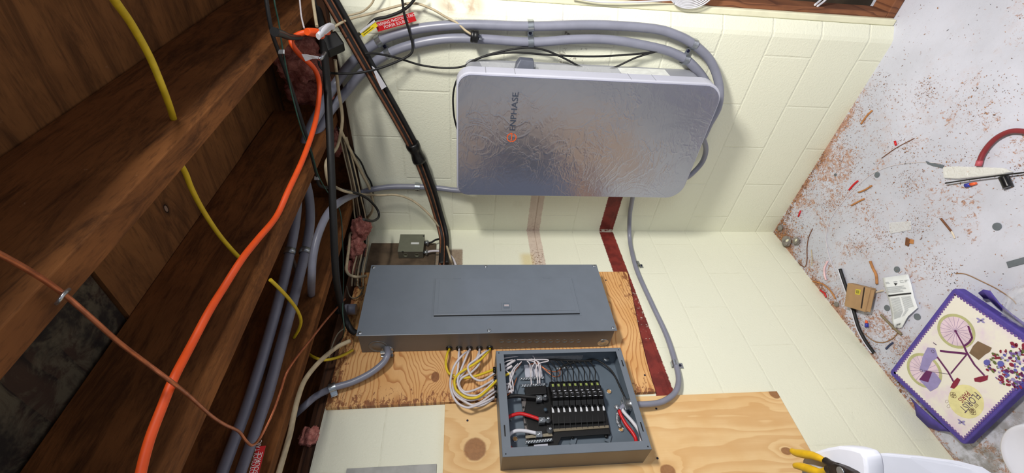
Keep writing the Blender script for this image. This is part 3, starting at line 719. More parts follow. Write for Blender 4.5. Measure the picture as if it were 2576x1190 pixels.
cab(m_nmw, 2, [(290, 220), (150, 400), (85, 650), (110, 850), (200, 1010), (340, 1088), (450, 1080), (680, 990), (870, 885)], 'white cable making the outermost lowest loop over new plywood', (.070, .06))
cab(m_nmw, 1, [(225, 200), (205, 480), (130, 740), (180, 890), (320, 990), (480, 1062), (650, 1040), (870, 890)], 'white cable from second bushing making the second outermost loop', (.062, .055))
cab(m_nmw, 2, [(370, 200), (250, 500), (208, 640), (240, 780), (340, 870), (480, 895), (600, 860), (860, 615)], 'white cable from middle bushing with printed text, inner loop', (.066, .062))
cab(m_nmw, 3, [(565, 230), (560, 370), (430, 510), (280, 600), (230, 690), (270, 790), (360, 832), (560, 770), (860, 600)], 'white cable from fourth bushing turning the smallest lower loop', (.058, .052))
cab(m_nmw, 4, [(660, 170), (520, 285), (400, 375), (378, 450), (430, 560), (520, 630), (620, 640), (720, 590), (860, 485)], 'white cable from rightmost bushing making the small upper loop', (.076, .06))
cab(m_nmy, 4, [(690, 190), (560, 320), (400, 420), (230, 530), (155, 640), (180, 790), (300, 900), (430, 938), (560, 910), (700, 800), (870, 630)], 'yellow cable from rightmost bushing swinging round in a wide loop', (.066, .07), 0.0072)
cab(m_nmw, 3, [(545, 220), (500, 300), (300, 520), (150, 700), (150, 820), (230, 890), (350, 960), (500, 960), (680, 870), (870, 755)], 'white cable lying just outside the yellow loop', (.055, .06))
cab(m_nmw, 1, [(235, 200), (200, 560), (150, 760), (200, 900), (400, 1040), (560, 1020), (760, 880), (870, 780)], 'white cable crossing behind the outer loops to open box', (.05, .05))

# ================================================================== open breaker box
SX0, SX1, SY0, SY1, SZ0, SZ1 = 0.0195, 0.118, -0.784, -1.145, 1.103, 1.558
bx = thing('open_breaker_box', (0.02, -0.96, SZ0), 'open grey breaker box without its cover', 'electrical panel')
t_ = 0.0015
MB().box((SX0, SY1, SZ0), (SX0+t_, SY0, SZ1)).build('back_plate', m_greyin, bx)
m_side = plain('box side shade tint', (112, 108, 102), 0.42, 0.2, 0.06, 12)  # browner copy of the enamel: shade and reflected wood put into its colour
MB().box((SX0+t_, SY1, SZ0), (SX1, SY1+t_, SZ1)).build('side_wall', m_side, bx, bevel=0.0004)
MB().box((SX0+t_, SY0-t_, SZ0), (SX1, SY0, SZ1)).build('side_wall', m_greyin, bx, bevel=0.0004)
MB().box((SX0+t_, SY1+t_, SZ1-t_), (SX1, SY0-t_, SZ1)).build('end_wall', m_greyin, bx, bevel=0.0004)
MB().box((SX0+t_, SY1+t_, SZ0), (SX1, SY0-t_, SZ0+t_)).build('end_wall', m_greyin, bx, bevel=0.0004)
fw = 0.021
MB().box((SX1-t_, SY1, SZ0), (SX1, SY1+fw+0.006, SZ1)).build('flange', m_grey, bx, bevel=0.0005)
MB().box((SX1-t_, SY0-fw+0.006, SZ0), (SX1, SY0, SZ1)).build('flange', m_grey, bx, bevel=0.0005)
MB().box((SX1-t_-0.0003, SY1+0.02, SZ1-fw-0.006), (SX1-0.0003, SY0-0.014, SZ1)).build('flange', m_grey, bx, bevel=0.0005)
MB().box((SX1-t_-0.0003, SY1+0.02, SZ0), (SX1-0.0003, SY0-0.014, SZ0+fw)).build('flange', m_grey, bx, bevel=0.0005)
hb = MB()
for y in (SY1+0.009, SY0-0.009):
    for z in (SZ0+0.010, SZ1-0.010): hb.cyl((SX1+0.0001, y, z), (SX1+0.0003, y, z), 0.0022, 12)
for y0, y1, z in ((-0.865, -0.835, SZ1-0.012), (-1.085, -1.05, SZ1-0.012), (-0.86, -0.835, SZ0+0.010), (-1.09, -1.06, SZ0+0.010)):
    hb.box((SX1+0.0000, y0, z-0.002), (SX1+0.0003, y1, z+0.002))
hb.build('slots', m_black, bx, label='dark slots and screw holes in the flange')
# mounting plate ridge, label, holes with bare plywood showing
MB().box((SX0+t_, -0.87, 1.28), (SX0+t_+0.003, -0.90+0.0, 1.40)).build('bracket', m_greyin, bx)
m_warn = plain('pale printed label', (150, 154, 160), 0.5, 0.0, 0.2, 120)
MB().box((0.045, SY0-t_-0.0006, 1.235), (0.078, SY0-t_-0.0001, 1.42)).build('rating_label', m_warn, bx)
for (x, y, lab) in ((1532, 985, 0), (1562, 1080, 0), (1296, 1104, 0)):
    p = B(x, y, SX0+t_+0.0004)
    MB().lathe(p, (1, 0, 0), [(0, 0.0105), (0.0018, 0.0100), (0.0018, 0.0075), (0, 0.0072), (-0.0002, 0.0001)], 18).build('hole_boss', [m_galv], bx)
    MB().cyl(p+Vector((0.0005, 0, 0)), p+Vector((0.0009, 0, 0)), 0.0068, 18).build('hole', plain('ply seen in hole', (206, 160, 104), 0.7), bx)
for (x, y) in ((1524, 902), (1285, 1058), (1487, 980), (1495, 1077)):
    p = B(x, y, SX0+t_+(0.03 if x == 1524 else 0.0005))
    r = 0.013 if x == 1524 else 0.003
    MB().lathe(p, (1, 0, 0), [(0, r), (0.003, r), (0.006, r*0.7), (0.005, 0.0001)], 18).build('bolt', m_galv, bx)

# the interior: black moulded carrier with bus, lug terminals and neutral bars
ic = thing('bus_assembly', B(1440, 1020, 0.02), 'black bus assembly with shiny terminal screws inside open box', 'electrical part')
DX = 0.045
def bpoly(pts, x0, x1, mb=None):
    mb = mb or MB()
    return mb.prism([Vector((x0, q.y, q.z)) for q in [B(x, y, x1) for x, y in pts]], (x1-x0, 0, 0))
bpoly([(1330, 975), (1382, 972), (1512, 968), (1537, 1092), (1412, 1100), (1400, 1128), (1392, 1142), (1325, 1145), (1332, 1100), (1318, 1040)], SX0+0.004, DX).build('carrier', m_black, ic, bevel=0.003)
bpoly([(1385, 1018), (1518, 1012), (1524, 1060), (1390, 1066)], DX, DX+0.012).build('stab_deck', m_black, ic, bevel=0.002)
bpoly([(1392, 1079), (1531, 1070), (1532, 1076), (1393, 1086)], DX, DX+0.004).build('strip', plain('bus strip tan', (120, 110, 92), 0.5), ic)
for k in range(10):
    x = 1388+k*14.2; y = 1034-k*0.6
    bpoly([(x, y-9), (x+2.5, y-9), (x+5, y-3), (x+6.5, y+4), (x+1, y+4)], DX+0.012, DX+0.0135).build('stab', plain('number plate white', (214, 216, 222), 0.5), ic)
for k in range(10):
    x = 1390+k*14.2; y = 1062-k*0.6
    bpoly([(x, y-14), (x+1.2, y-14), (x+3, y+16), (x+1.8, y+16)], DX+0.012, DX+0.0128).build('rib', plain('black rib', (30, 30, 32), 0.5), ic)
# perforated support bracket
pb = [(1311, 995), (1322, 995), (1326, 1018), (1332, 1080), (1337, 1110), (1326, 1112), (1318, 1060)]
bk = bpoly(pb, SX0+0.006, SX0+0.022).build('support_bracket', plain('dull steel', (132, 126, 124), 0.4, 0.6), ic, bevel=0.001)
for (x, y) in ((1314, 1007), (1317, 1025), (1319, 1037), (1321, 1068)):
    p = B(x, y, SX0+0.0222); MB().cyl(p, p+Vector((0.0006, 0, 0)), 0.004, 12).build('bracket_hole', m_black, bk)
# terminal bars (two at the top, one at the bottom)
def tbar(x0, y0, x1, y1, n, off, nm='terminal_bar'):
    a = B(x0, y0, off); c = B(x1, y1, off); u = (c-a).normalized(); v = Vector((1, 0, 0)).cross(u).normalized()
    br = MB().obox((a+c)/2-Vector((0.004, 0, 0)), u*((c-a).length/2+0.004), v*0.0045, Vector((0.004, 0, 0))).build(nm, m_galv, ic, bevel=0.0006)
    for k in range(n):
        p = a+(c-a)*(k/(n-1))
        MB().lathe(p, (1, 0, 0), [(0, 0.0040), (0.003, 0.0040), (0.005, 0.003), (0.0035, 0.0001)], 10).build('terminal_screw', m_galv, br)
tbar(1312, 953, 1366, 950, 9, 0.070); tbar(1315, 970, 1369, 967, 9, 0.062); tbar(1325, 1112, 1386, 1106, 10, 0.060); 
tbar(1402, 927, 1440, 924, 7, 0.030, 'ground_bar')
bpoly([(1322, 1096), (1388, 1089), (1390, 1097), (1322, 1103)], 0.05, 0.054).build('neutral_plate', plain('tan plate', (160, 150, 130), 0.4, 0.5), ic)
bpoly([(1318, 917), (1362, 914), (1366, 948), (1322, 950)], SX0+0.004, SX0+0.006).build('paper_label', plain('paper label', (190, 192, 206), 0.6), ic)
bpoly([(1343, 1119), (1378, 1116), (1378, 1124), (1344, 1127)], 0.05, 0.0512).build('paper_label', plain('paper label', (190, 192, 206), 0.6), ic)
bpoly([(1320, 972), (1374, 968), (1376, 990), (1322, 994)], DX, DX+0.016).build('neutral_block', m_black, ic, bevel=0.002)
# lugs
for (x, y) in ((1356, 1000), (1363, 1055), (1356, 1091)):
    p = B(x, y, 0.070)
    lug = MB().box((p.x-0.016, p.y-0.010, p.z-0.010), (p.x, p.y+0.008, p.z+0.010)).build('lug', m_galv, ic, bevel=0.001)
    MB().lathe(p, (1, 0, 0), [(0, 0.006), (0.001, 0.006), (0.001, 0.003), (0, 0.0001)], 12).build('set_screw', m_galv, lug)
for (x, y) in ((1371, 1000), (1378, 1056), (1383, 1082)):
    p = B(x, y, 0.062)
    MB().lathe(p, (1, 0, 0), [(-0.003, 0.010), (0, 0.010), (0.002, 0.007), (0.010, 0.005), (0.013, 0.004), (0.012, 0.0001)], 12).build('bus_bolt', m_galv, ic)
for (x, y) in ((1372, 1031), (1440, 1100), (1525, 1098)):
    p = B(x, y, DX+0.0145 if x == 1372 else DX-0.01); MB().lathe(p, (1, 0, 0), [(0, 0.006), (0.003, 0.006), (0.004, 0.0001)], 12).build('rivet', m_black if x != 1372 else plain('blue grey plug', (60, 76, 90), 0.5), ic)
for (x, y) in ((1442, 1110), (1530, 1103)):
    p = B(x, y, 0.026)
    MB().obox(p, Vector((0.004, 0, 0)), Vector((0, 0.012, -0.006)), Vector((0, 0.004, 0.008))).build('mounting_tab', m_greyin, ic, bevel=0.001)

# nine single breakers
def breaker(z, y0, y1, lab):
    x0 = DX+0.001; w_ = 0.0089
    t = thing('circuit_breaker', (x0, (y0+y1)/2, z), lab, 'breaker', 'black circuit breakers in open box')
    ym = (y0+y1)/2
    prof = [(x0, y0), (x0+0.030, y0), (x0+0.036, y0-0.010), (x0+0.036, y0-0.040), (x0+0.046, y0-0.046), (x0+0.046, y0-0.066), (x0+0.034, y0-0.072), (x0+0.026, y1), (x0, y1)]
    MB().prism([(x, y, z-w_) for x, y in prof], (0, 0, 2*w_)).build('case', m_black, t, bevel=0.0012)
    MB().box((x0+0.0362, y0-0.0215, z-0.0036), (x0+0.0367, y0-0.012, z+0.0036)).build('rating_sticker', plain('lime sticker', (150, 165, 84), 0.5, 0.0, 0.5, 400), t)
    MB().text('20', 0.006, (x0+0.0368, y0-0.013, z-0.0030), (0, -1, 0), (0, 0, -1)).build('rating_number', m_ktext, t) if False else None
    MB().box((x0+0.046, y0-0.0620, z-0.0030), (x0+0.054, y0-0.0550, z+0.0030)).build('toggle', plain('breaker toggle', (40, 42, 46), 0.4), t, bevel=0.0008)
    MB().box((x0+0.0462, y0-0.0525, z-0.0042), (x0+0.0466, y0-0.0508, z+0.0042)).build('on_mark', plain('white mark', (222, 224, 236), 0.5), t)
    MB().box((x0+0.0462, y0-0.0655, z-0.0036), (x0+0.0466, y0-0.0642, z+0.0036)).build('off_mark', plain('white mark', (222, 224, 236), 0.5), t)
    MB().box((x0+0.0363, y0-0.0385, z-0.0036), (x0+0.0367, y0-0.0365, z+0.0036)).build('upper_mark', plain('white mark', (222, 224, 236), 0.5), t)
    MB().lathe((x0+0.030, y0+0.0003, z), (0, 1, 0), [(0, 0.004), (0.0006, 0.004), (0.0006, 0.0001)], 12).build('wire_screw', m_galv, t)
    return t
bz = []
ba = B(1389, 958, 0.083); bb = B(1500, 953, 0.083); be = B(1396, 1026, 0.060)
names9 = ['topmost breaker of the column, nearest the terminal bars', 'second breaker from the terminal bars', 'third breaker from the terminal bars',
          'fourth breaker from the terminal bars', 'middle breaker of the nine', 'fourth breaker from the end of the empty slot', 'third breaker from the empty slot',
          'second breaker from the empty slot', 'last breaker next to the empty slot']
br0 = breaker(ba.z, ba.y, be.y, names9[0])
bz.append((ba.z, ba.y))
for k in range(1, 9):
    dz_ = (bb.z-ba.z)*k/8.0
    c = copy_tree(br0, None, (0, 0, dz_)); c['label'] = names9[k]; bz.append((ba.z+dz_, ba.y))

# wires inside the box
def wire(nm, mat, pts, r, lab, grp=None, cat='wire', sm=6, seg=8):
    return MB().tube(pts, r, seg, sm).build(nm, mat, label=lab, cat=cat, group=grp)
fx = [(1352, 902), (1390, 905), (1420, 908), (1440, 910), (1455, 912), (1465, 914), (1480, 912), (1492, 910), (1500, 912)]
wl = ['curving first into the breakers', 'second along the row', 'third along the row', 'fourth along the row', 'in the middle of the row', 'sixth along the row', 'seventh along the row', 'eighth along the row', 'farthest along the row']
tgt = [1389+k*13.9 for k in range(9)]
for k in range(9):
    z, y = bz[k]; end = Vector((DX+0.028, y+0.002, z))
    x = tgt[k]
    mid = [B(x-24, 905, .06), B(x-12, 915, .06), B(x-3, 932, .068)]
    wire('breaker_wire', m_blackrub, mid+[Vector((DX+0.030, y+0.012, z)), end], 0.0019, 'thin black breaker wire, '+wl[k], 'thin black wires feeding the breakers')
wire('black_feed_wire', m_blackrub, PO('B', .06, (1268, 895), (1310, 898), (1380, 903), (1440, 908), (1490, 908), (1410, 905))[:5], 0.004, 'thick black wire along the upper inside of open box')
wire('black_feed_wire', m_blackrub, PO('B', .055, (1410, 930), (1418, 920), (1445, 912), (1470, 908), (1490, 904), (1510, 910), (1540, 935), (1560, 975), (1574, 1005), (1572, 1012)), 0.0032, 'black and silver wire crossing the upper back of open box')
wire('black_feed_wire', m_blackrub, [B(1268, 1010, .05)]+PO('B', .065, (1275, 1000), (1300, 996), (1325, 998), (1350, 1000)), 0.0062, 'thick black wire bending into the upper lug')
wire('red_feed_wire', m_red, PO('B', .06, (1272, 1060), (1278, 1050), (1295, 1043), (1312, 1041), (1335, 1047), (1360, 1056)), 0.0060, 'thick red wire bending into the middle lug')
wire('white_feed_wire', m_white, PO('B', .06, (1275, 1108), (1283, 1092), (1300, 1084), (1325, 1085), (1352, 1091)), 0.0060, 'thick white wire bending into the lower lug')
wire('red_feed_wire', m_red, PO('B', .05, (1271, 1060), (1269, 1085), (1273, 1110), (1288, 1130), (1308, 1140)), 0.0060, 'thick red wire running down the left inside of open box')
wire('red_feed_wire', m_red, [B(1557, 1032, .05)]+PO('B', .05, (1562, 1045), (1575, 1068), (1592, 1090), (1600, 1108), (1596, 1125), (1588, 1136)), 0.0060, 'thick red wire at the right inside of open box')
wire('white_feed_wire', m_white, [B(1565, 1030, .055)]+PO('B', .055, (1572, 1040), (1590, 1060), (1608, 1085), (1614, 1108), (1610, 1125), (1598, 1136)), 0.0062, 'thick white wire at the right inside of open box')
sh = thing('stripped_cable_end', B(1570, 1022, .05), 'stripped silver cable end with loose shield in open box', 'cable')
MB().tube([B(1592, 1012, .05), B(1580, 1015, .053), B(1568, 1022, .055), B(1560, 1032, .052)], 0.0105, 12, 5, rfun=lambda t: 1-0.25*t).build('sheath', m_cond, sh)
MB().tube([B(1560, 1030, .045), B(1555, 1045, .035), B(1555, 1060, .03), B(1563, 1075, .028)], 0.008, 10, 5, flat=0.4).build('foil_shield', plain('foil', (150, 152, 158), 0.35, 0.7, 0.5, 200, 0.8), sh)
MB().ball(B(1552, 1025, .055), 0.006, 0.009, 0.008, 7, 0.25).build('stripped_strands', plain('tin strands', (205, 208, 214), 0.3, 0.7), sh)
pc2 = Vector((0.055, B(1590, 1018, .055).y, SZ0+t_))
connector('clamp where slim grey conduit enters the open box', pc2, (0, 0, 1), (0, 1, 0))
# white conductors to the neutral bars and bare coppers
nl = []
rng = random.Random(3)
wpaths = [
 [(1290, 905), (1268, 912), (1263, 925), (1282, 940), (1290, 965), (1291, 985)],
 [(1262, 902), (1290, 898), (1325, 893), (1342, 897), (1345, 912), (1338, 925), (1336, 950)],
 [(1300, 905), (1340, 905), (1375, 905), (1378, 909), (1358, 914), (1348, 928), (1350, 950)],
 [(1320, 903), (1332, 915), (1334, 930), (1337, 968)],
 [(1325, 906), (1346, 912), (1350, 930), (1353, 966)],
 [(1330, 904), (1350, 908), (1356, 925), (1358, 965)],
 [(1335, 902), (1356, 912), (1360, 930), (1361, 951)],
 [(1296, 925), (1285, 938), (1283, 960), (1288, 990)],
 [(1303, 915), (1290, 930), (1287, 950), (1275, 985)],
 [(1312, 910), (1296, 928), (1290, 945), (1280, 970)]]
wn = ['looping closest to the box corner', 'arching highest over the bars', 'with the long flat hairpin', 'dropping straight to the lower bar', 'second to the lower bar', 'third to the lower bar', 'ending at the upper bar edge', 'falling left of the bars', 'bending toward the cable entries', 'joining the tangle at the left']
for i, w_ in enumerate(wpaths):
    wire('neutral_wire', m_nmw, PO('B', 0.078+0.003*(i % 3), *w_), 0.0021, 'thin white wire in open box '+wn[i], 'thin white wires at the terminal bars')
cp = [[(1318, 903), (1345, 908), (1375, 930), (1400, 935), (1412, 925)], [(1330, 918), (1352, 915), (1380, 938), (1395, 948), (1408, 944), (1408, 930)], [(1312, 912), (1292, 940), (1280, 985), (1266, 1010)],
      [(1300, 950), (1286, 985), (1270, 1000), (1264, 1022)]]
cn = ['reaching the ground bar', 'hanging in a loop below the ground bar', 'falling toward the cable entries', 'curling down the left inside']
for i, w_ in enumerate(cp):
    wire('ground_wire', m_copper, PO('B', 0.06+0.004*i, *w_), 0.0017, 'bare copper wire in open box, '+cn[i], 'bare copper wires in the open box')
# sheath stubs with bushing row on the top end of the box
ents = [(929, 1), (934, 0), (951, 0), (957, 1), (975, 0), (995, 0)]
en_lab = ['nearest the big panel, yellow', 'second from the big panel', 'third from the big panel', 'fourth, yellow', 'fifth from the big panel', 'farthest from the big panel']
for i, (y, yl) in enumerate(ents):
    p = B(1252, y, 0.062); q0 = Vector((p.x, p.y, SZ1+0.009)); q1 = Vector((p.x, p.y, SZ1+0.0002))
    MB().cyl(q0, q1, 0.0085, 16).build('cable_connector', m_black, label='black cable connector in the end of open box, '+en_lab[i], cat='connector', group='black connectors on the open box')
for i, (x0, y0, x1, y1, mt) in enumerate(((1264, 935, 1288, 921, m_nmw), (1264, 948, 1284, 938, m_nmy), (1266, 925, 1296, 906, m_nmw), (1266, 968, 1282, 966, m_nmw), (1264, 976, 1288, 973, m_nmw), (1270, 988, 1290, 983, m_nmw))):
    a = B(x0, y0, .07); c = B(x1, y1, .075)
    MB().tube([a, (a+c)/2, c], 0.0048, 8, 3).build('cable_end', mt, label=('yellow' if mt is m_nmy else 'white')+' cable sheath end inside open box, '+['just under the top wires', 'the only yellow one', 'longest, nearest the box corner', 'in the middle of the group', 'second from the bottom', 'lowest of the group'][i], cat='cable', group='cable ends inside the open box')

# ================================================================== junction box by the corner
jm = plain('olive steel', (128, 130, 112), 0.45, 0.3, 0.08, 30)
jb = thing('junction_box', (0.02, -0.14, 1.85), 'small olive square junction box by the corner', 'electrical box')
MB().box((0.0165, -0.218, 1.852), (0.058, -0.103, 1.962)).build('box', plain('galvanised olive', (112, 110, 98), 0.45, 0.4, 0.12, 30), jb, bevel=0.002)
MB().box((0.058, -0.219, 1.851), (0.0605, -0.102, 1.963)).build('cover_plate', jm, jb, bevel=0.002)
p = B(1044, 612, 0.0608)
MB().box((0.0605, p.y-0.006, p.z-0.018), (0.0609, p.y+0.006, p.z+0.018)).build('sticker', plain('white label', (226, 228, 224), 0.5), jb)
MB().text('TS-ENC', 0.006, (0.0612, p.y-0.002, p.z+0.014), (0, 0, -1), (0, 1, 0)).build('sticker_print', m_ktext, jb) if False else None
for (x, y) in ((1013, 633), (1066, 594)):
    q = B(x, y, 0.0605); MB().lathe(q, (1, 0, 0), [(0, 0.004), (0.001, 0.004), (0.0015, 0.001)], 12).build('cover_screw', m_black, jb)
for zz in (1.88, 1.93):
    MB().lathe((0.037, -0.2185, zz), (0, -1, 0), [(0, 0.011), (0.0006, 0.011), (0.0006, 0.009), (0, 0.0088), (0, 0.0001)], 18).build('knockout', jm, jb)
for (yy, k) in ((-0.135, 0), (-0.20, 1)):
    connector('small clamp on the junction box end, '+('upper, gripping a black cable' if k == 0 else 'lower, gripping a white cable'), (0.037, yy, 1.8515), (0, 0, -1), (0, 1, 0), 'clamps on the junction box') if False else None
    t = thing('cable_clamp', (0.037, yy, 1.845), 'small clamp on junction box gripping the '+('black cable nearest the corner' if k == 0 else 'white cable'), 'clamp')
    MB().cyl((0.037, yy, 1.8515), (0.037, yy, 1.832), 0.008, 14).build('body', m_galv, t)
    MB().box((0.030, yy-0.011, 1.834), (0.044, yy+0.011, 1.842)).build('saddle', m_galv, t, bevel=0.001)
wire('black_cable', m_blackrub, [Vector((0.037, -0.135, 1.845)), Vector((0.037, -0.132, 1.82)), B(1095, 604, 0.04), B(1110, 600, 0.035)], 0.0045, 'short black cable from the junction box to the pipes', cat='cable')
wire('white_cable', m_nmw, [Vector((0.037, -0.20, 1.84)), B(1085, 632, .04), B(1105, 632, .04), B(1125, 638, .035), B(1140, 652, .03), B(1148, 672, .03)], 0.0055, 'white cable curving from junction box down behind the closed panel', cat='cable')

# ================================================================== insulated pipes running diagonally
pp = PO('A', 0.065, (800, -45, .09), (840, 25, .085), (893, 118, .08), (950, 218, .075), (1000, 305, .07), (1045, 390, .065), (1078, 475, .06), (1098, 540, .055)) + [B(1113, 600, .05), B(1112, 668, .05)]
pi = thing('insulated_pipe', A(1000, 305, 0.07), 'black insulated pipe with copper lines crossing the wall diagonally', 'pipe')
MB().tube(pp, 0.0165, 12, 8).build('insulation', m_blackrub, pi)
sh1 = [q+IX*0.012+IY*-0.012-_f*0.016 for q in pp]; sh2 = [q+IX*-0.006+IY*0.004-_f*0.019 for q in pp]
MB().tube(sh2, 0.0048, 10, 8).build('copper_line', plain('dull pipe copper', (140, 92, 66), 0.45, 0.4, 0.3, 50), pi)
MB().tube([q+IX*0.0105+IY*-0.002-_f*0.0175 for q in pp], 0.003, 8, 8).build('copper_line', plain('dull pipe copper', (140, 92, 66), 0.45, 0.4, 0.3, 50), pi)
MB().tube([q+IX*0.021-IY*0.008 for q in pp], 0.009, 10, 8).build('second_insulation', m_blackrub, pi)
q0 = A(1043, 372, 0.066)-_f*0.0; q1 = A(1052, 400, 0.064)
MB().tube([A(1036, 360, 0.07), A(1046, 382, 0.068), A(1056, 406, 0.066)], 0.029, 12, 4, rfun=lambda t: 0.92+0.10*math.sin(t*9)).build('tape_wrap', plain('black tape', (16, 16, 17), 0.35, 0.0, 0.3, 60, 0.5), pi)
MB().prism([A(935, 166, .10), A(943, 172, .10), A(972, 218, .10), A(960, 226, .10), A(948, 200, .10)], (0, 0.002, 0)).build('tape_scrap', m_white, pi, label='torn white tape scrap')

# ================================================================== labels
def label_on(pts3, lines, sizes, lab, txt_off=0.0006, flipw=1.0):
    # pts3: TL, TR, BR, BL of the label as read; a thin vinyl sheet
    a, b_, c, d_ = [Vector(p) for p in pts3]
    u = (b_-a).normalized(); v = (a-d_); v = (v-u*v.dot(u)).normalized(); nn = u.cross(v)
    W_ = (b_-a).length; H_ = (a-d_).length
    t = thing('warning_label', (a+c)/2, lab, 'label')
    MB().prism([d_, d_+u*W_, d_+u*W_+v*H_, d_+v*H_], nn*-0.0008).build('backing', m_label, t)
    m = MB()
    for (txt, fy, s_, ax_) in lines:
        m.text(txt, s_, d_+u*(W_*0.5)+v*(H_*fy)+nn*txt_off, u, v, align='CENTER', sx=ax_)
    m.build('lettering', m_wtext, t)
label_on([A(944, 58, .05), A(1042, 30, .05), A(1047, 54, .05), A(951, 80, .05)], [('WARNING: PHOTOVOLTAIC', .57, .0135, 0.80), ('POWER SOURCE', .14, .0135, 0.86)], None,
         'red photovoltaic warning label on outer conduit above the enclosure')
label_on([B(607, 1268, .27), B(646, 1121, .27), B(673, 1121, .27), B(632, 1268, .27)],
         [('WARNING: PHOTOVOLTAIC', .56, .0150, 0.84), ('POWER SOURCE', .14, .0150, 0.9)], None, 'red photovoltaic warning label beside the ceiling conduits at bottom left')
yl = thing('cable_tag', A(928, 73, .06), 'yellow and white tag wrapped on a black cable near the red label', 'tag')
yp = [A(903, 80, .062), A(942, 50, .062), A(950, 66, .062), A(914, 93, .062)]
MB().prism(yp, (0, 0.0008, 0)).build('tag_sheet', plain('tag yellow', (238, 214, 40), 0.5), yl)
MB().prism([A(903.5, 79, .0635), A(942, 50, .0635), A(944, 55, .0635), A(907, 84.5, .0635)], (0, 0.0004, 0)).build('tag_stripe', m_white, yl)
tm = MB(); uu = (yp[1]-yp[0]).normalized(); vv = (yp[0]-yp[3]); vv = (vv-uu*vv.dot(uu)).normalized()
for k in range(3): tm.prism([yp[3]+uu*(0.006+0.003*k)+vv*(0.004+k*0.006)+Vector((0, -0.0006, 0)), yp[3]+uu*(0.05-0.008*k)+vv*(0.004+k*0.006)+Vector((0, -0.0006, 0)), yp[3]+uu*(0.05-0.008*k)+vv*(0.0055+k*0.006)+Vector((0, -0.0006, 0)), yp[3]+uu*(0.006+0.003*k)+vv*(0.0055+k*0.006)+Vector((0, -0.0006, 0))], (0, 0.0003, 0))
tm.build('tag_print', m_ktext, yl)

# ================================================================== cords and cables near the ceiling
def cable(nm, mat, pts, r, lab, cat='cable', grp=None, flat=1.0, seg=10):
    return MB().tube(pts, r, seg, 7, flat=flat).build(nm, mat, label=lab, cat=cat, group=grp)
cable('extension_lead', m_orange, [Z(826, 82, 2.06), Z(795, 82, 2.07), Z(765, 82, 2.10), Z(742, 92, 2.12), Z(733, 106, 2.12), Z(752, 135, 2.11), Z(790, 172, 2.10), Z(803, 210, 2.10), Z(801, 260, 2.10), Z(790, 320, 2.10), Z(762, 400, 2.10), Z(725, 480, 2.11), Z(695, 545, 2.12), Z(650, 600, 2.12), Z(610, 650, 2.12),
      Z(562, 725, 2.13), Z(525, 785, 2.13), Z(480, 870, 2.13), Z(438, 950, 2.12), Z(405, 1030, 2.12), Z(375, 1110, 2.12), Z(352, 1200, 2.12), Z(330, 1330, 2.12)], 0.0070, 'bright orange extension cord hanging under the ceiling joists', 'cord')
pg = thing('extension_plug', Z(795, 84, 2.06), 'orange moulded plug end beside the black adapter', 'plug')
MB().tube([Z(772, 80, 2.08), Z(790, 82, 2.07), Z(808, 86, 2.06)], 0.012, 12, 4, rfun=lambda t: 0.75+0.35*t).build('plug_body', m_orange, pg)
MB().tube([Z(800, 92, 2.055), Z(812, 80, 2.05), Z(828, 66, 2.05), Z(838, 68, 2.05)], 0.0058, 10, 4, flat=1.5).build('plug_face', m_white, pg)
cable('yellow_cable', m_nmy, [B(255, -60, 1.30), B(288, 0, 1.26), B(330, 60, 1.21), B(375, 140, 1.15), B(405, 210, 1.10), B(424, 260, 1.055), B(437, 300, 1.0185)], 0.0055, 'yellow cable entering joist at the upper left of the photo')
cable('yellow_cable', m_nmy, [B(455, 415, .974), B(467, 437, .94), B(482, 475, .89), B(508, 525, .82), B(545, 582, .74), B(580, 625, .67), B(611, 657, .6125)], 0.0052, 'yellow cable between two joists ending under the orange cord')
cable('yellow_cable', m_nmy, [B(680, 704, .5715), B(705, 728, .52), B(732, 758, .44), B(750, 785, .36), B(757, 808, .29), B(751, 830, .235), B(739, 850, .1955)], 0.0048, 'yellow cable sagging in front of the grey ceiling conduits')
cable('copper_wire', m_copper, [Z(-80, 600, 2.13), Z(0, 640, 2.13), Z(80, 685, 2.14), Z(158, 738, 2.155), Z(230, 800, 2.14), Z(300, 862, 2.13), Z(370, 915, 2.125), Z(437, 965, 2.10), Z(480, 1000, 2.12), Z(530, 1045, 2.14), Z(565, 1068, 2.15), Z(600, 1085, 2.16), Z(618, 1108, 2.16), Z(635, 1120, 2.16),
      Z(655, 1100, 2.16), Z(685, 1040, 2.15), Z(705, 985, 2.14), Z(720, 940, 2.13), Z(745, 900, 2.12), Z(785, 850, 2.11), Z(825, 800, 2.11), Z(868, 752, 2.11)], 0.0032, 'thin bare copper wire stapled under the joists and crossing the orange cord')
MB().tube([Z(142, 764, 2.166), Z(148, 757, 2.152), Z(158, 743, 2.150), Z(168, 733, 2.152), Z(174, 728, 2.166)], 0.0022, 8, 3).build('staple', m_galv, label='metal staple holding the copper wire to the joist', cat='staple')
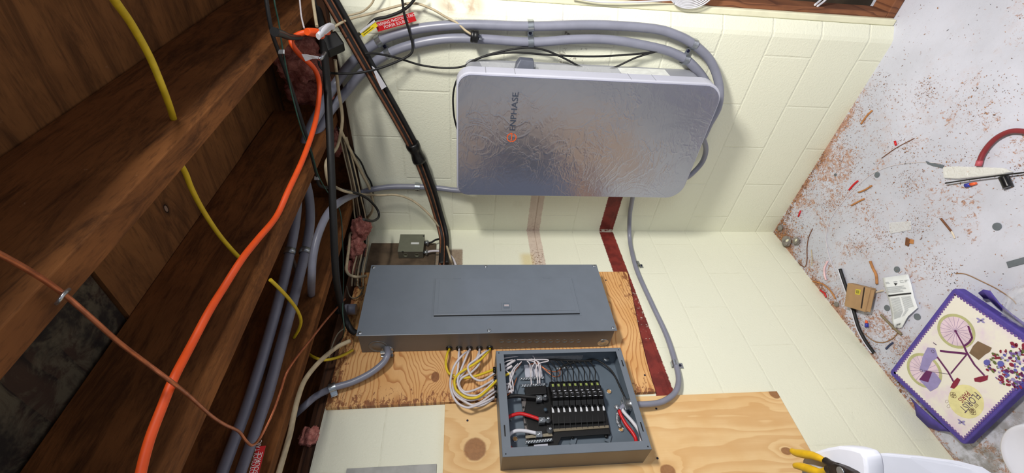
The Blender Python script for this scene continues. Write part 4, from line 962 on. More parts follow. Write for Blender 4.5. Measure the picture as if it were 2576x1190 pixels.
# thick black cable and dark green/black pair
cable('thick_black_cable', m_blackrub, [Z(770, -90, 2.19), Z(800, 20, 2.17), Z(812, 100, 2.13), Z(822, 200, 2.10), Z(829, 320, 2.085), Z(833, 420, 2.08), Z(838, 540, 2.08), Z(842, 640, 2.085), Z(846, 700, 2.09), Z(856, 760, 2.10), Z(868, 800, 2.10), B(882, 828, 0.09), B(895, 838, 0.075)], 0.0115, 'thick black cable dropping across the corner to the closed panel end')
cable('black_cable', m_blackrub, [Z(662, -80, 2.15), Z(670, 0, 2.15), Z(684, 80, 2.15), Z(700, 128, 2.15), Z(722, 190, 2.15), Z(742, 250, 2.15), Z(770, 340, 2.14), Z(785, 395, 2.14), Z(797, 440, 2.14), Z(806, 468, 2.14), Z(850, 475, 2.11), Z(895, 486, 2.08), Z(925, 500, 2.05), Z(948, 525, 2.03), Z(953, 545, 2.02), Z(938, 556, 2.02), Z(915, 552, 2.03)], 0.0050, 'black cable passing two joist clips and curling near the corner')
cable('green_wire', m_green, [Z(684, -80, 2.14), Z(690, 0, 2.14), Z(702, 60, 2.14), Z(709, 110, 2.14), Z(722, 180, 2.14), Z(735, 240, 2.14), Z(760, 330, 2.13), Z(785, 390, 2.13), Z(800, 440, 2.13), Z(822, 480, 2.12), Z(855, 530, 2.10), Z(862, 620, 2.09), Z(864, 700, 2.09), Z(862, 780, 2.09), Z(866, 830, 2.08), B(858, 858, .03)], 0.0020, 'thin dark green wire beside the black cable near the ceiling', cat='wire')
for (x, y, l_) in ((711, 133, 'upper metal clip holding the dark cables to the joist by pink insulation'), (799, 449, 'lower metal clip holding the dark cables at the joist end')):
    p = Z(x, y, 2.14)
    MB().obox(p-_f*0.006, IX*0.008, IY*0.006, _f*0.0015).build('cable_clip', m_galv, label=l_, cat='clip', bevel=0.001)
cable('cream_cable', m_cream, [Z(782, -40, 2.12), Z(790, 20, 2.11), Z(797, 66, 2.09)], 0.0045, 'cream cable end hanging at the top edge left of the pipes')
cable('white_cable', m_nmw, [Z(748, -60, 2.13), Z(754, 0, 2.13), Z(758, 40, 2.12), Z(765, 70, 2.10)], 0.0022, 'thin white cord tied to the orange plug', cat='cord')
cable('cream_cable', m_cream, [A(843, 150, .12), A(846, 180, .115), A(852, 230, .10), A(861, 290, .09), A(858, 330, .10), A(848, 370, .11), Z(828, 395, 2.12), Z(820, 415, 2.12), Z(823, 445, 2.12), Z(830, 470, 2.12)], 0.0058, 'twisted cream cable curling over the thick black cable')
cable('cream_cable', m_cream, [A(856, 325, .05), A(875, 365, .04), A(895, 405, .03), A(915, 445, .03), A(930, 475, .035), A(938, 510, .035), A(936, 532, .04), B(918, 555, .05), B(892, 578, .08), B(880, 590, .09), B(878, 620, .09), B(873, 660, .10), B(872, 680, .10), B(880, 692, .09), B(900, 697, .08), B(922, 694, .07)], 0.0060, 'cream cable with pen marks bending around pink insulation into the panel end')
cable('black_cable', m_blackrub, [A(850, 320, .04), A(868, 355, .03), A(890, 385, .02), A(908, 408, .015), A(922, 440, .012), A(934, 462, .012), A(938, 490, .012), A(937, 530, .012)], 0.0036, 'paint-flecked black cable lying along the wall top by the corner')
cable('white_cable', m_cream, [Z(842, 470, 2.09), Z(870, 482, 2.07), A(905, 488, .09), A(950, 491, .07), A(1000, 491, .06), A(1040, 506, .06), A(1075, 535, .08), A(1100, 565, .09), A(1116, 595, .08), B(1130, 640, .08), B(1136, 660, .05)], 0.0048, 'pale cable stretching over grey conduit to the insulated pipes')
cable('white_cable', m_cream, [B(880, 858, .10), B(850, 872, .12), B(820, 895, .14), B(790, 925, .16), B(765, 960, .17), B(750, 1000, .18), B(740, 1040, .18), B(730, 1090, .18), B(716, 1140, .18), B(700, 1195, .18), B(670, 1300, .18)], 0.0075, 'long white cable with pen marks hanging past the left wall sill')
pm = MB()
for (x, y) in ((857, 867), (846, 876)):
    p = B(x, y, .113); pm.tube([p+Vector((0.007, 0.006*math.cos(a), 0.006*math.sin(a))) for a in [k*math.pi/4 for k in range(7)]], 0.0011, 6, 2)
pm.build('pen_marks', m_ktext, bpy.data.objects[[o.name for o in COL.objects if o.get('label', '').startswith('long white cable')][0]])
cable('yellow_cable', m_nmy, [B(888, 880, .04), B(865, 893, .04), B(840, 902, .05), B(815, 906, .06), B(795, 901, .07), B(780, 893, .06), B(770, 885, .0)], 0.0050, 'short yellow cable dipping beside the end of the closed panel')
for i, (dx, mt) in enumerate(((0, m_cream), (7, m_drkboard), (13, m_cream), (19, m_blackrub), (26, m_cream))):
    cable('old_cable', mt, [A(856+dx*0.6, 345, .02), A(868+dx*0.7, 400, .03), A(882+dx*0.7, 460, .05), A(888+dx*0.8, 500, .06), A(892+dx, 540, .05), B(900+dx, 600, .04), B(898+dx*0.9, 640, .04), B(888+dx, 680, .05), B(885+dx*1.1, 720, .03)], 0.0034 if i != 1 else 0.004,
          'old cable bunched along the corner of wall top, '+['outermost', 'brown one', 'in the middle', 'black one', 'closest to the wall'][i], grp='old cables bunched along the corner')
for i, ps in enumerate(([(872, 720), (880, 745), (895, 750), (912, 738)], [(895, 700), (905, 725), (915, 722), (905, 745)], [(868, 825), (850, 840), (836, 870), (828, 900)])):
    cable('old_cable', plain('dusty sheath', (120, 112, 96), 0.7), PO('B', .035, *ps), 0.0026, 'thin dusty cable stub by the closed panel end, '+['looping under the cream cable', 'nearest the corner', 'beside the yellow cable'][i], grp='thin dusty cable stubs')

# black power adapter with its cables
ad = thing('power_adapter', Z(835, 112, 2.05), 'black power adapter block hanging by the orange plug', 'adapter')
c0 = A(836, 112, 0.13)
ax_ = (IX*0.5-IY*0.35+_f*0.2).normalized()*0.031; ay_ = (IX*0.45+IY*0.8).normalized(); ay_ = (ay_-ax_.normalized()*ay_.dot(ax_.normalized())).normalized()*0.026; az_ = ax_.cross(ay_).normalized()*0.024
MB().obox(c0, ax_, ay_, az_).build('body', m_black, ad, bevel=0.006)
MB().prism([Z(805, 75, 2.05), Z(828, 62, 2.05), Z(842, 70, 2.05), Z(812, 95, 2.05)], -_f*0.012).build('socket_face', m_white, ad, bevel=0.002)
gp = thing('black_plug', Z(722, 92, 2.10), 'black plug lying against the joist at the upper left', 'plug')
MB().tube([Z(690, 80, 2.11), Z(706, 84, 2.11), Z(725, 92, 2.11), Z(745, 94, 2.11), Z(757, 94, 2.11)], 0.0095, 10, 4, rfun=lambda t: 1.1-0.55*t).build('plug_body', m_black, gp)
tg = thing('cord_tag', Z(782, 142, 2.09), 'white paper tag on the orange cord', 'tag')
MB().prism([Z(758, 136, 2.09), Z(772, 137, 2.09), Z(802, 142, 2.08), Z(800, 148, 2.08), Z(785, 148, 2.09), Z(768, 154, 2.09)], (0, 0, -0.0008)).build('tag_sheet', m_white, tg)
cn_ = thing('coaxial_connector', Z(810, 140, 2.08), 'small metal coaxial connector under the black adapter', 'connector')
MB().cyl(Z(803, 150, 2.08), Z(818, 132, 2.07), 0.0048, 12).build('barrel', m_galv, cn_)
MB().cyl(Z(806, 148, 2.08), Z(811, 141, 2.08), 0.0062, 6).build('nut', m_galv, cn_)
cable('coax_cable', m_blackrub, [A(1040, -60, .06), A(1008, -30, .06), A(1012, 0, .06), A(1018, 40, .06), A(1030, 80, .05), A(1038, 115, .05), A(1034, 135, .055), A(1010, 150, .06), A(960, 170, .09), A(910, 182, .11), A(870, 185, .12), A(835, 184, .12), A(815, 178, .12), A(804, 165, .12), A(802, 152, .12)], 0.0042, 'black coaxial cable hanging down past the red label and under the adapter')
cable('black_cable', m_blackrub, [A(918, 135, .10), A(935, 134, .09), A(960, 137, .07), A(1000, 146, .05), A(1060, 164, .03), A(1120, 171, .03), A(1165, 167, .03), A(1195, 150, .03), A(1240, 137, .03), A(1300, 132, .03), A(1380, 138, .03), A(1480, 142, .03), A(1560, 139, .03), A(1620, 134, .03), A(1660, 128, .03)], 0.0036, 'long black cable waving along the wall to a point above the enclosure')
cable('black_cable', m_blackrub, [A(1150, 325, .05), A(1142, 290, .05), A(1140, 240, .05), A(1150, 200, .04), A(1175, 168, .03), A(1205, 147, .03), A(1250, 132, .03), A(1320, 120, .03), A(1370, 126, .03), A(1420, 147, .03), A(1465, 170, .03), A(1505, 178, .03), A(1545, 170, .03), A(1600, 145, .03), A(1660, 127, .03)], 0.0036, 'black cable curving behind the enclosure edge and dipping over its top')
cable('white_cable', m_cream, [A(835, 75, .13), A(850, 62, .12), A(880, 48, .07), A(930, 35, .04), A(990, 18, .03), A(1040, 8, .03), A(1085, 22, .03), A(1120, 42, .03), A(1150, 58, .03), A(1170, 76, .04), A(1188, 88, .045)], 0.0040, 'pale cord leading to the round black plug above the enclosure', 'cord')
cable('white_cable', m_cream, [A(870, 40, .05), A(905, 32, .04), A(925, 20, .035), A(940, 0, .035), A(950, -40, .035)], 0.0032, 'pale cord branch leaving the photo above the red label', 'cord')
cable('black_cable', m_blackrub, [A(1060, -30, .05), A(1035, 8, .05), A(1010, 28, .05), A(975, 42, .05), A(942, 50, .05), A(918, 75, .045), A(895, 90, .07), A(870, 95, .10)], 0.0050, 'black cable carrying the yellow tag near the red label')
rp = thing('round_plug', A(1193, 90, .05), 'round black three-prong plug lying over the inner grey conduit', 'plug')
a0 = A(1184, 90, .058); a1 = A(1200, 92, .058)
MB().lathe(a0, (a1-a0), [(0, 0.0001), (0.0, 0.019), (0.003, 0.0215), (0.010, 0.0215), (0.012, 0.020), (0.015, 0.0215), (0.024, 0.021), (0.026, 0.019), (0.026, 0.0001)], 22).build('plug_body', m_black, rp)
dd = (a1-a0).normalized()
for (o1, o2) in ((0.008, 0.0), (-0.006, 0.006), (-0.006, -0.006)):
    c_ = a0+dd*0.026+Vector((0.7, 0.7, 0)).normalized()*o1+Vector((0, -1, 0))*o2
    MB().tube([c_, c_+dd*0.012], 0.0022, 6, 1).build('prong', m_galv, rp)

# pink insulation tufts
def pinkm():
    n = NT('pink glass wool', 0.95)
    k = n.noise(n.pos, 60, 5, 0.7, 0.5)
    n.col(n.mix(n.step(k, 0.3, 0.7), L(168, 92, 84), L(222, 150, 136)))
    n.norm(n.bump(k, 1.0, 0.01)); return n.m
m_pink = pinkm()
def tuft(c, rx, ry, rz, lab, seed):
    from mathutils import noise as mn
    b = MB(); n = 22; rows = []
    for i in range(n+1):
        th = math.pi*i/n; row = []
        for k in range(2*n):
            ph = math.pi*k/n; d = Vector((math.sin(th)*math.cos(ph), math.sin(th)*math.sin(ph), math.cos(th)))
            q = 1+0.45*mn.noise(d*1.8+Vector((seed, 0, 0)))+0.25*mn.noise(d*5+Vector((0, seed, 0)))+0.08*mn.noise(d*14)
            row.append(Vector(c)+Vector((d.x*rx, d.y*ry, d.z*rz))*q)
        rows.append(row)
    b.smooth = True; b.quadgrid(rows, closed_v=True)
    b.build('insulation_tuft', m_pink, label=lab, cat='insulation', group='pink insulation tufts')
tuft(Vector((0.80, 0.02, 2.27)), 0.085, 0.055, 0.085, 'pink insulation tuft behind the orange cord beneath the upper joist', 1)
tuft(Vector((0.68, 0.035, 2.26)), 0.075, 0.05, 0.08, 'pink insulation tuft between joists beside the green wire', 3)
tuft(Vector((0.47, 0.03, 2.21)), 0.060, 0.045, 0.04, 'brownish pink insulation tuft at wall top behind thick black cable', 5)
tuft(Z(908, 575, 2.135), 0.045, 0.055, 0.040, 'pink insulation tuft in the corner above the junction box', 7)
tuft(Z(896, 625, 2.15), 0.040, 0.050, 0.040, 'pink insulation tuft behind the marked cream cable', 9)
tuft(Vector((-0.01, -0.25, 2.165)), 0.03, 0.035, 0.03, 'pink insulation lump near the closed panel end', 11)
tuft(B(778, 1098, .0), 0.022, 0.030, 0.028, 'small pink insulation tuft on the sill at bottom left', 13)

# grey recess strip low on the left wall at the photo's bottom edge
yy0 = B(1000, 1172, .006).y
MB().box((0.0005, -1.32, B(1098, 1180, .006).z), (0.006, yy0, B(872, 1180, .006).z)).build('patch_board', plain('grey filler board', (176, 176, 172), 0.7, 0.0, 0.2, 20, 0.2), label='grey filler board at the bottom edge beside the new plywood', cat='board')

# ================================================================== white coiled cables in the open cavity
m_ww = plain('white cable coil', (214, 214, 220), 0.45, 0.0, 0.08, 40)
cc = A(1742, -8, .0)
for i in range(6):
    rr = 0.048+0.004*i; ph = i*0.5
    pts = [Vector((cc.x+0.02+rr*0.9*math.cos(a+ph), 0.045-0.006*i, cc.z+rr*1.25*math.sin(a+ph))) for a in [k*math.pi/8 for k in range(17)]]
    MB().tube(pts, 0.0026, 8, 3).build('coiled_cable', m_ww, label='white cable loop bundled at the top edge, '+['outermost loop', 'second loop inward', 'third loop inward', 'fourth loop inward', 'fifth loop inward', 'innermost loop'][5-i], cat='cable', group='bundled white cable loops at the top edge')
cable('white_cable', m_ww, [A(1440, -6, -.02), A(1500, 4, -.02), A(1560, 6, -.02), A(1620, 4, -.02), A(1690, 0, -.02)], 0.003, 'white cable running along the top edge to the bundled loops')
cable('white_cable', m_ww, [A(2050, 12, -.06), A(2062, 2, -.08), A(2075, -12, -.1)], 0.004, 'white cable in the dark cavity, left one of two')
cable('white_cable', m_ww, [A(2056, 16, -.06), A(2072, 4, -.08), A(2088, -12, -.1)], 0.004, 'white cable in the dark cavity, right one of two')

# ================================================================== things on the floor
fl = lambda x, y, h=0.0: Z(x, y, h)
def flat_prism(pts, h0, h1): return MB().prism([Vector((q.x, q.y, h0)) for q in [Z(x, y, h1) for x, y in pts]], (0, 0, h1-h0))
m_ko2 = plain('knockout disc steel', (112, 120, 128), 0.45, 0.3, 0.1, 40)
for (x, y, r, l_) in ((2509, 570, 0.0125, 'grey knockout disc alone on the clean floor at the right'), (2207, 440, 0.0115, 'grey knockout disc among the sawdust near the white wire'),
                      (2257, 678, 0.012, 'grey knockout disc above the white leaflet'), (2308, 797, 0.0125, 'grey knockout disc right of the crumpled leaflet bottom'), (2232, 775, 0.012, 'grey knockout disc half under the left edge of leaflet'),
                      (2102, 440, 0.007, 'small dark knockout disc near the wall and red chip')):
    p = fl(x, y); MB().cyl(p+Vector((0, 0, 0.0003)), p+Vector((0, 0, 0.0019)), r, 24).build('knockout_disc', m_ko2, bevel=0.0003, label=l_, cat='disc', group='knockout discs on the floor')
# cardboard box
m_card = plain('brown cardboard', (170, 136, 98), 0.75, 0.0, 0.1, 30)
cb = thing('cardboard_box', fl(2150, 760), 'small brown cardboard box with yellow square mark on the floor', 'box')
T = [Z(2132, 712, .040), Z(2190, 726, .040), Z(2176, 785, .040), Z(2124, 770, .040)]
b = MB(); b.prism([Vector((q.x, q.y, 0.014)) for q in T], (0, 0, 0.026)); b.build('carton', m_card, cb, bevel=0.0012)
T2 = [Z(2172, 722, .042), Z(2193, 729, .036), Z(2182, 784, .034), Z(2164, 775, .042)]
u2 = (T2[1]-T2[0])
MB().prism([T2[0]+u2*0.25, T2[1]+u2*0.25+Vector((0, 0, -0.004)), T2[2]+u2*0.25+Vector((0, 0, -0.004)), T2[3]+u2*0.25], (0, 0, 0.0015)).build('flap', m_card, cb)
MB().prism([T2[0]+u2*0.03+Vector((0, 0, -0.001)), T2[0]+u2*0.22+Vector((0, 0, -0.001)), T2[3]+u2*0.22+Vector((0, 0, -0.001)), T2[3]+u2*0.03+Vector((0, 0, -0.001))], (0, 0, 0.0006)).build('opening', plain('dark inside', (44, 30, 22), 0.9), cb)
ym = plain('mark yellow', (206, 190, 60), 0.6)
q = [Z(x, y, .0405) for x, y in ((2153, 727), (2166, 729), (2163, 742), (2151, 740))]
mk = MB(); mk.prism(q, (0, 0, 0.0003)); mk.build('square_mark', ym, cb)
u = (q[1]-q[0]).normalized(); v = (q[0]-q[3]); v = (v-u*v.dot(u)).normalized(); cqq = (q[0]+q[2])/2
k = MB(); hs = 0.0072
for a_, b_ in ((u, v), (v, u), (-u, v), (-v, u)): k.obox(cqq+a_*hs*0.75+Vector((0, 0, .0005)), a_*0.0007, b_*hs*0.8, Vector((0, 0, .0002)))
k.text('D', 0.010, cqq-u*0.0-v*0.0035+Vector((0, 0, .0004))+u*-0.0035, u, v)
k.build('square_print', m_ktext, cb)
# cut cable, black and white, along the wall
ct = thing('cut_cable_sheath', fl(2140, 780), 'cut black cable with white stripes curving on the floor along the wall', 'cable')
cp_ = [Z(2113, 677, .007), Z(2122, 705, .007), Z(2136, 745, .007), Z(2148, 785, .007), Z(2160, 825, .007), Z(2178, 860, .007), Z(2198, 888, .007)]
MB().tube(cp_, 0.0072, 12, 6).build('jacket', m_blackrub, ct)
for s_, w_ in ((-0.0055, 0.0022), (0.0055, 0.0016)):
    MB().tube([q+IX*s_+Vector((0, 0, 0.0045)) for q in cp_], w_, 6, 6).build('stripe', m_white, ct)
# white leaflet
lf = thing('paper_leaflet', fl(2260, 760), 'long white printed leaflet crumpled at its lower corner', 'leaflet')
rows = []
NL = 12; pl_l = [(2220, 699), (2226, 725), (2236, 757), (2243, 790), (2245, 812), (2250, 827)]; pl_r = [(2285, 690), (2294, 720), (2300, 748), (2309, 774), (2284, 796), (2270, 824)]
for i in range(6):
    a = pl_l[i]; c = pl_r[i]; row = []
    for k in range(9):
        t = k/8; h = 0.004+0.004*math.sin(i*1.7+k*0.9)*(0.3 if i < 3 else 1.0)+0.006*(t if i in (3, 4) else 0)
        row.append(Z(a[0]+(c[0]-a[0])*t, a[1]+(c[1]-a[1])*t, abs(h)+0.001))
    rows.append(row)
b = MB(); b.smooth = True; b.quadgrid(rows); lfs = b.build('sheet', plain('white paper', (232, 236, 240), 0.6, 0.0, 0.04, 30), lf, solid=0.0005)
pr = MB()
def onleaf(s, t, dz=0.0016):   # s along length 0..5, t across 0..1
    i = min(int(s), 4); f_ = s-i; k = min(int(t*8), 7); g_ = t*8-k
    a = rows[i][k].lerp(rows[i][k+1], g_); c = rows[i+1][k].lerp(rows[i+1][k+1], g_); return a.lerp(c, f_)+Vector((0, 0, dz))
def lbar(s0, t0, t1, th, m=0):
    pr.cur = m; n_ = 8
    r0 = [onleaf(s0, t0+(t1-t0)*j/n_) for j in range(n_+1)]; r1 = [onleaf(s0+th, t0+(t1-t0)*j/n_) for j in range(n_+1)]
    pr.quadgrid([r0, r1])
lbar(1.55, 0.05, 0.93, 0.13, 0)
rr_ = random.Random(5)
for s0 in (0.45, 0.52, 0.60): 
    for t0 in (0.08, 0.38, 0.62, 0.80): lbar(s0, t0, t0+0.14*rr_.random()+0.03, 0.03, 1)
for k in range(7): lbar(0.92+0.075*k, 0.06, 0.55+0.4*rr_.random(), 0.03, 1)
for k in range(22): lbar(1.85+0.085*k, 0.10, 0.45, 0.03, 1); lbar(1.85+0.085*k, 0.52, 0.88 if k < 12 else 0.66, 0.03, 1)
pr.cur = 0
c_ = onleaf(0.72, 0.42); pr.f.append((len(pr.v), len(pr.v)+1, len(pr.v)+2)); pr.mi.append(0); pr.sm.append(False); pr.v.extend([tuple(onleaf(0.62, 0.38)), tuple(onleaf(0.66, 0.52)), tuple(onleaf(0.85, 0.42))])
for k in range(7): lbar(4.45, 0.30+0.05*k, 0.325+0.05*k, 0.22, 0)
pr.build('print', [m_ktext, plain('grey print', (168, 172, 178), 0.6)], lf)
# clear plastic pieces
pb_ = flat_prism([(2370, 420), (2400, 418), (2455, 420), (2520, 422), (2545, 432), (2520, 438), (2460, 445), (2405, 450), (2372, 448)], 0.001, 0.014)
pb_.build('plastic_tube', clear('cloudy plastic', (0.9, 0.9, 0.86), 0.3, 0.55), label='cloudy plastic sleeve lying beside the red hose and black rod', cat='sleeve', bevel=0.004)
flat_prism([(2235, 560), (2290, 556), (2292, 578), (2238, 588)], 0.001, 0.006).build('plastic_clamshell', clear('clear plastic', (0.9, 0.9, 0.9), 0.15, 0.35), label='small clear plastic rectangle in the middle of the floor', cat='plastic', bevel=0.002)
# hose, rod, black piece
hz = thing('red_hose', fl(2500, 370), 'dark red hose curving at the right edge of floor', 'hose')
MB().tube([Z(2464, 408, .012), Z(2472, 388, .012), Z(2488, 365, .012), Z(2510, 345, .012), Z(2540, 331, .012), Z(2570, 330, .012), Z(2610, 338, .012)], 0.0078, 12, 6).build('hose_body', plain('dark red rubber', (132, 44, 50), 0.45), hz)
MB().cyl(Z(2465, 404, .012), Z(2461, 418, .012), 0.0088, 14).build('hose_end', plain('pink rubber', (186, 84, 96), 0.5), hz)
MB().tube([Z(2378, 461, .018), Z(2450, 450, .018), Z(2576, 434, .018), Z(2640, 426, .018)], 0.0024, 8, 2).build('black_rod', m_black, label='thin straight black rod pointing to the right edge', cat='rod')
MB().tube([Z(2524, 444, .008), Z(2530, 456, .008), Z(2537, 472, .008)], 0.0125, 14, 3).build('black_tube_piece', plain('glossy black', (22, 22, 24), 0.2), label='short glossy black tube piece below the rod', cat='tube')
wn_ = [((2429, 467), (2442, 464), (2456, 461), 'blue and orange wire nut below the black rod'), ((2180, 823), (2180, 813), (2179, 806), 'upright blue and orange wire nut near the cut cable')]
for a, c, e_, l_ in wn_:
    t = thing('wire_connector', fl(*c), l_, 'wire connector', 'blue and orange wire connectors')
    MB().cyl(Z(*a, .007), Z(*c, .007), 0.0072, 12, 0.0062).build('base', plain('wire nut blue', (52, 56, 160), 0.4), t)
    MB().cyl(Z(*c, .007), Z(*e_, .007), 0.0060, 12, 0.004).build('tip', plain('wire nut orange', (240, 100, 50), 0.4), t)
flat_prism([(2531, 659), (2600, 640), (2604, 656), (2536, 674)], 0.0005, 0.003).build('metal_strip', m_ko2, label='flat grey metal strip at the right edge of floor', cat='strip')
flat_prism([(2328, 405), (2342, 410), (2374, 416), (2370, 423), (2345, 417), (2332, 412)], 0.0005, 0.004).build('metal_strip', m_ko2, label='pointed grey metal scrap beside the plastic sleeve', cat='strip')
# thin wires and splinters
def lying(nm, mat, pts, r, lab, cat, flat=1.0, grp=None, h=None):
    h = h or r*1.02
    return MB().tube([Z(x, y, h) for x, y in pts], r, 8, 5, flat=flat).build(nm, mat, label=lab, cat=cat, group=grp)
m_spl = plain('splinter wood', (186, 126, 72), 0.7, 0.0, 0.25, 60)
m_bark = plain('brown splinter', (120, 76, 48), 0.8, 0.0, 0.3, 60)
lying('white_wire', m_nmw, [(2372, 412), (2310, 408), (2240, 418), (2190, 440), (2150, 475), (2110, 520), (2085, 560), (2078, 600), (2084, 640), (2098, 680), (2104, 705)], 0.0016, 'long thin white wire arcing across the sawdust', 'wire')
lying('cable_offcut', plain('pink white sheath', (234, 196, 200), 0.5), [(2082, 657), (2074, 675), (2074, 690), (2078, 705)], 0.0042, 'short pink and white cable offcut near the wall', 'cable')
lying('brown_cord', plain('tan cord', (150, 116, 84), 0.7), [(2404, 688), (2430, 690), (2470, 708), (2510, 728), (2545, 752), (2556, 765)], 0.0016, 'thin tan cord arcing above the purple cover', 'cord')
lying('wood_splinter', m_spl, [(2189, 657), (2196, 675), (2204, 692), (2206, 715)], 0.0048, 'long orange wood splinter above the cardboard box', 'splinter', grp='wood splinters')
lying('wood_splinter', m_bark, [(2367, 550), (2380, 566), (2393, 582)], 0.0034, 'dark twig-like splinter with pale tip on clean floor', 'splinter', grp='wood splinters')
lying('wood_splinter', plain('pale splinter', (214, 200, 180), 0.7), [(2392, 580), (2398, 590), (2402, 600)], 0.0026, 'pale splinter tip touching the dark twig', 'splinter', grp='wood splinters')
lying('wood_splinter', m_bark, [(2044, 575), (2034, 598), (2030, 625), (2030, 655), (2024, 672), (2008, 660)], 0.0020, 'thin hooked brown splinter close to the wall', 'splinter', grp='wood splinters')
lying('wood_splinter', m_cream, [(2041, 628), (2043, 650), (2042, 668)], 0.0022, 'straight cream splinter beside the hooked brown one', 'splinter', grp='wood splinters')
lying('wood_splinter', m_spl, [(2193, 467), (2175, 478), (2160, 484), (2140, 516)][:3], 0.0036, 'yellow shaving beside the long white wire', 'splinter', grp='wood splinters')
lying('wood_splinter', m_spl, [(2174, 500), (2158, 508), (2142, 517)], 0.0036, 'yellow wood shaving just left of the clean floor patch', 'splinter', grp='wood splinters')
lying('wood_splinter', m_spl, [(2194, 278), (2180, 292), (2166, 312)], 0.0036, 'yellow wood shaving on the floor near the right wall end', 'splinter', grp='wood splinters')
lying('wood_splinter', plain('olive stick', (132, 118, 92), 0.7), [(2216, 792), (2230, 806), (2250, 826), (2268, 842)], 0.0046, 'flat olive stick under the lower end of leaflet', 'splinter', grp='wood splinters')
lying('wood_splinter', m_spl, [(2045, 708), (2068, 714), (2088, 730), (2102, 752)], 0.0036, 'long pale splinter leaning along the wall left of the box', 'splinter', grp='wood splinters')
lying('wood_splinter', plain('pale splinter', (214, 200, 180), 0.7), [(2196, 737), (2212, 733), (2222, 731)], 0.0042, 'pale wooden strip between the box and leaflet', 'splinter', grp='wood splinters')
lying('wood_splinter', m_bark, [(2218, 398), (2255, 372), (2300, 348)], 0.0016, 'thin reddish brown splinter pointing at the white wire', 'splinter', grp='wood splinters')
lying('bent_wire', plain('tan cord', (150, 116, 84), 0.7), [(2176, 840), (2195, 856), (2220, 862), (2245, 852), (2258, 838)], 0.0020, 'tan wire curved under the leaflet end', 'wire')
for (pts, l_) in (([(2136, 478), (2146, 466), (2158, 455)], 'red plastic strip beside the long white wire'), ([(2008, 545), (2014, 530)], 'red plastic scrap near the corner'),
                  ([(2063, 730), (2074, 738), (2078, 748)], 'red wire scrap against the wall near the box'), ([(2251, 355), (2254, 366)], 'red square scrap on sawdust')):
    lying('red_scrap', m_red, pts, 0.0038, l_, 'scrap', grp='red plastic scraps')
lying('blue_screw_anchor', plain('anchor blue', (44, 56, 92), 0.5), [(2229, 878), (2236, 870), (2246, 862)], 0.0034, 'dark blue wall anchor below the leaflet', 'anchor')
# broken block pieces in the corner
m_stone = plain('broken block grey', (138, 132, 124), 0.9, 0.0, 0.25, 30, 0.4)
def stone(c, r, lab, seed, paint=True):
    rg = random.Random(seed); t = thing('block_fragment', c, lab, 'stone', 'broken block pieces')
    b = MB(); import mathutils
    n_ = 7; rows_ = []
    for i in range(n_+1):
        th = math.pi*i/n_; rows_.append([Vector(c)+Vector((math.sin(th)*math.cos(2*math.pi*k/10)*r*rg.uniform(.8, 1.15), math.sin(th)*math.sin(2*math.pi*k/10)*r*rg.uniform(.7, 1.1), r*0.62+math.cos(th)*r*0.6*rg.uniform(.85, 1.1))) for k in range(10)])
    b.quadgrid(rows_, closed_v=True); b.build('stone', m_stone, t)
    if paint:
        MB().ball(Vector(c)+Vector((r*0.35, -r*0.3, r*0.95)), r*0.40, r*0.22, r*0.22, 6, 0.15).build('paint_patch', m_trim, t, label='cream paint left on the stone')
stone(Vector((0.045, -0.125, 0)), 0.030, 'larger grey block fragment with cream paint in the corner', 2)
stone(Vector((0.085, -0.165, 0)), 0.022, 'smaller grey block fragment leaning on the bigger one', 4)
stone(Vector((0.06, -0.035, 0)), 0.018, 'round grey block fragment at the foot of the right wall', 6, False)
p = fl(2108, 765); stone(p, 0.012, 'tiny greenish block fragment by the wall next to the box', 8, False)
flat_prism([(2278, 597), (2288, 602), (2284, 620), (2276, 616)], 0.001, 0.006).build('wood_chip', m_bark, label='dark brown wood chip below the clear plastic piece', cat='chip', bevel=0.001)
flat_prism([(2287, 601), (2298, 603), (2297, 614), (2287, 612)], 0.001, 0.004).build('wood_chip', m_spl, label='tan wood chip touching the dark brown chip', cat='chip', bevel=0.001)

# sawdust, shavings and crumbs: nobody could count them
def debris(nm, mats, count, fn, smin, smax, lab):
    b = MB(); rg = random.Random(11+count)
    for i in range(count):
        x, y = fn(rg)
        s_ = rg.uniform(smin, smax)*(1 if rg.random() < .85 else 1.8); a = rg.uniform(0, math.pi); asp = rg.uniform(0.18, 0.6)
        u = Vector((math.cos(a), math.sin(a), rg.uniform(-.15, .15)))*s_; v = Vector((-math.sin(a), math.cos(a), rg.uniform(-.3, .3)))*s_*asp
        c = Vector((x, y, 0.0008+abs(u.z)+abs(v.z)+rg.random()*0.002)); up = Vector((0, 0, s_*rg.uniform(0.05, 0.35)))
        if x < 0.004 or (y > -0.004 and x < 1.04): continue
        b.cur = rg.randrange(len(mats))
        k = len(b.v); w1 = rg.uniform(.4, 1.0)
        b.v.extend([tuple(c-u-v*0.6), tuple(c+up-v*w1), tuple(c+u-v*0.5), tuple(c+u*0.9+v*0.6), tuple(c+up+v), tuple(c-u*0.8+v*0.7)])
        b.face([k, k+1, k+4, k+5], True); b.face([k+1, k+2, k+3, k+4], True)
    b.build(nm, mats, label=lab, cat='debris', kind='stuff', solid=0.0004)
m_s1 = plain('shaving orange', (200, 144, 100), 0.8); m_s2 = plain('shaving tan', (176, 126, 90), 0.8); m_s3 = plain('shaving brown', (130, 88, 62), 0.8); m_s4 = plain('crumb dark', (70, 64, 62), 0.8)
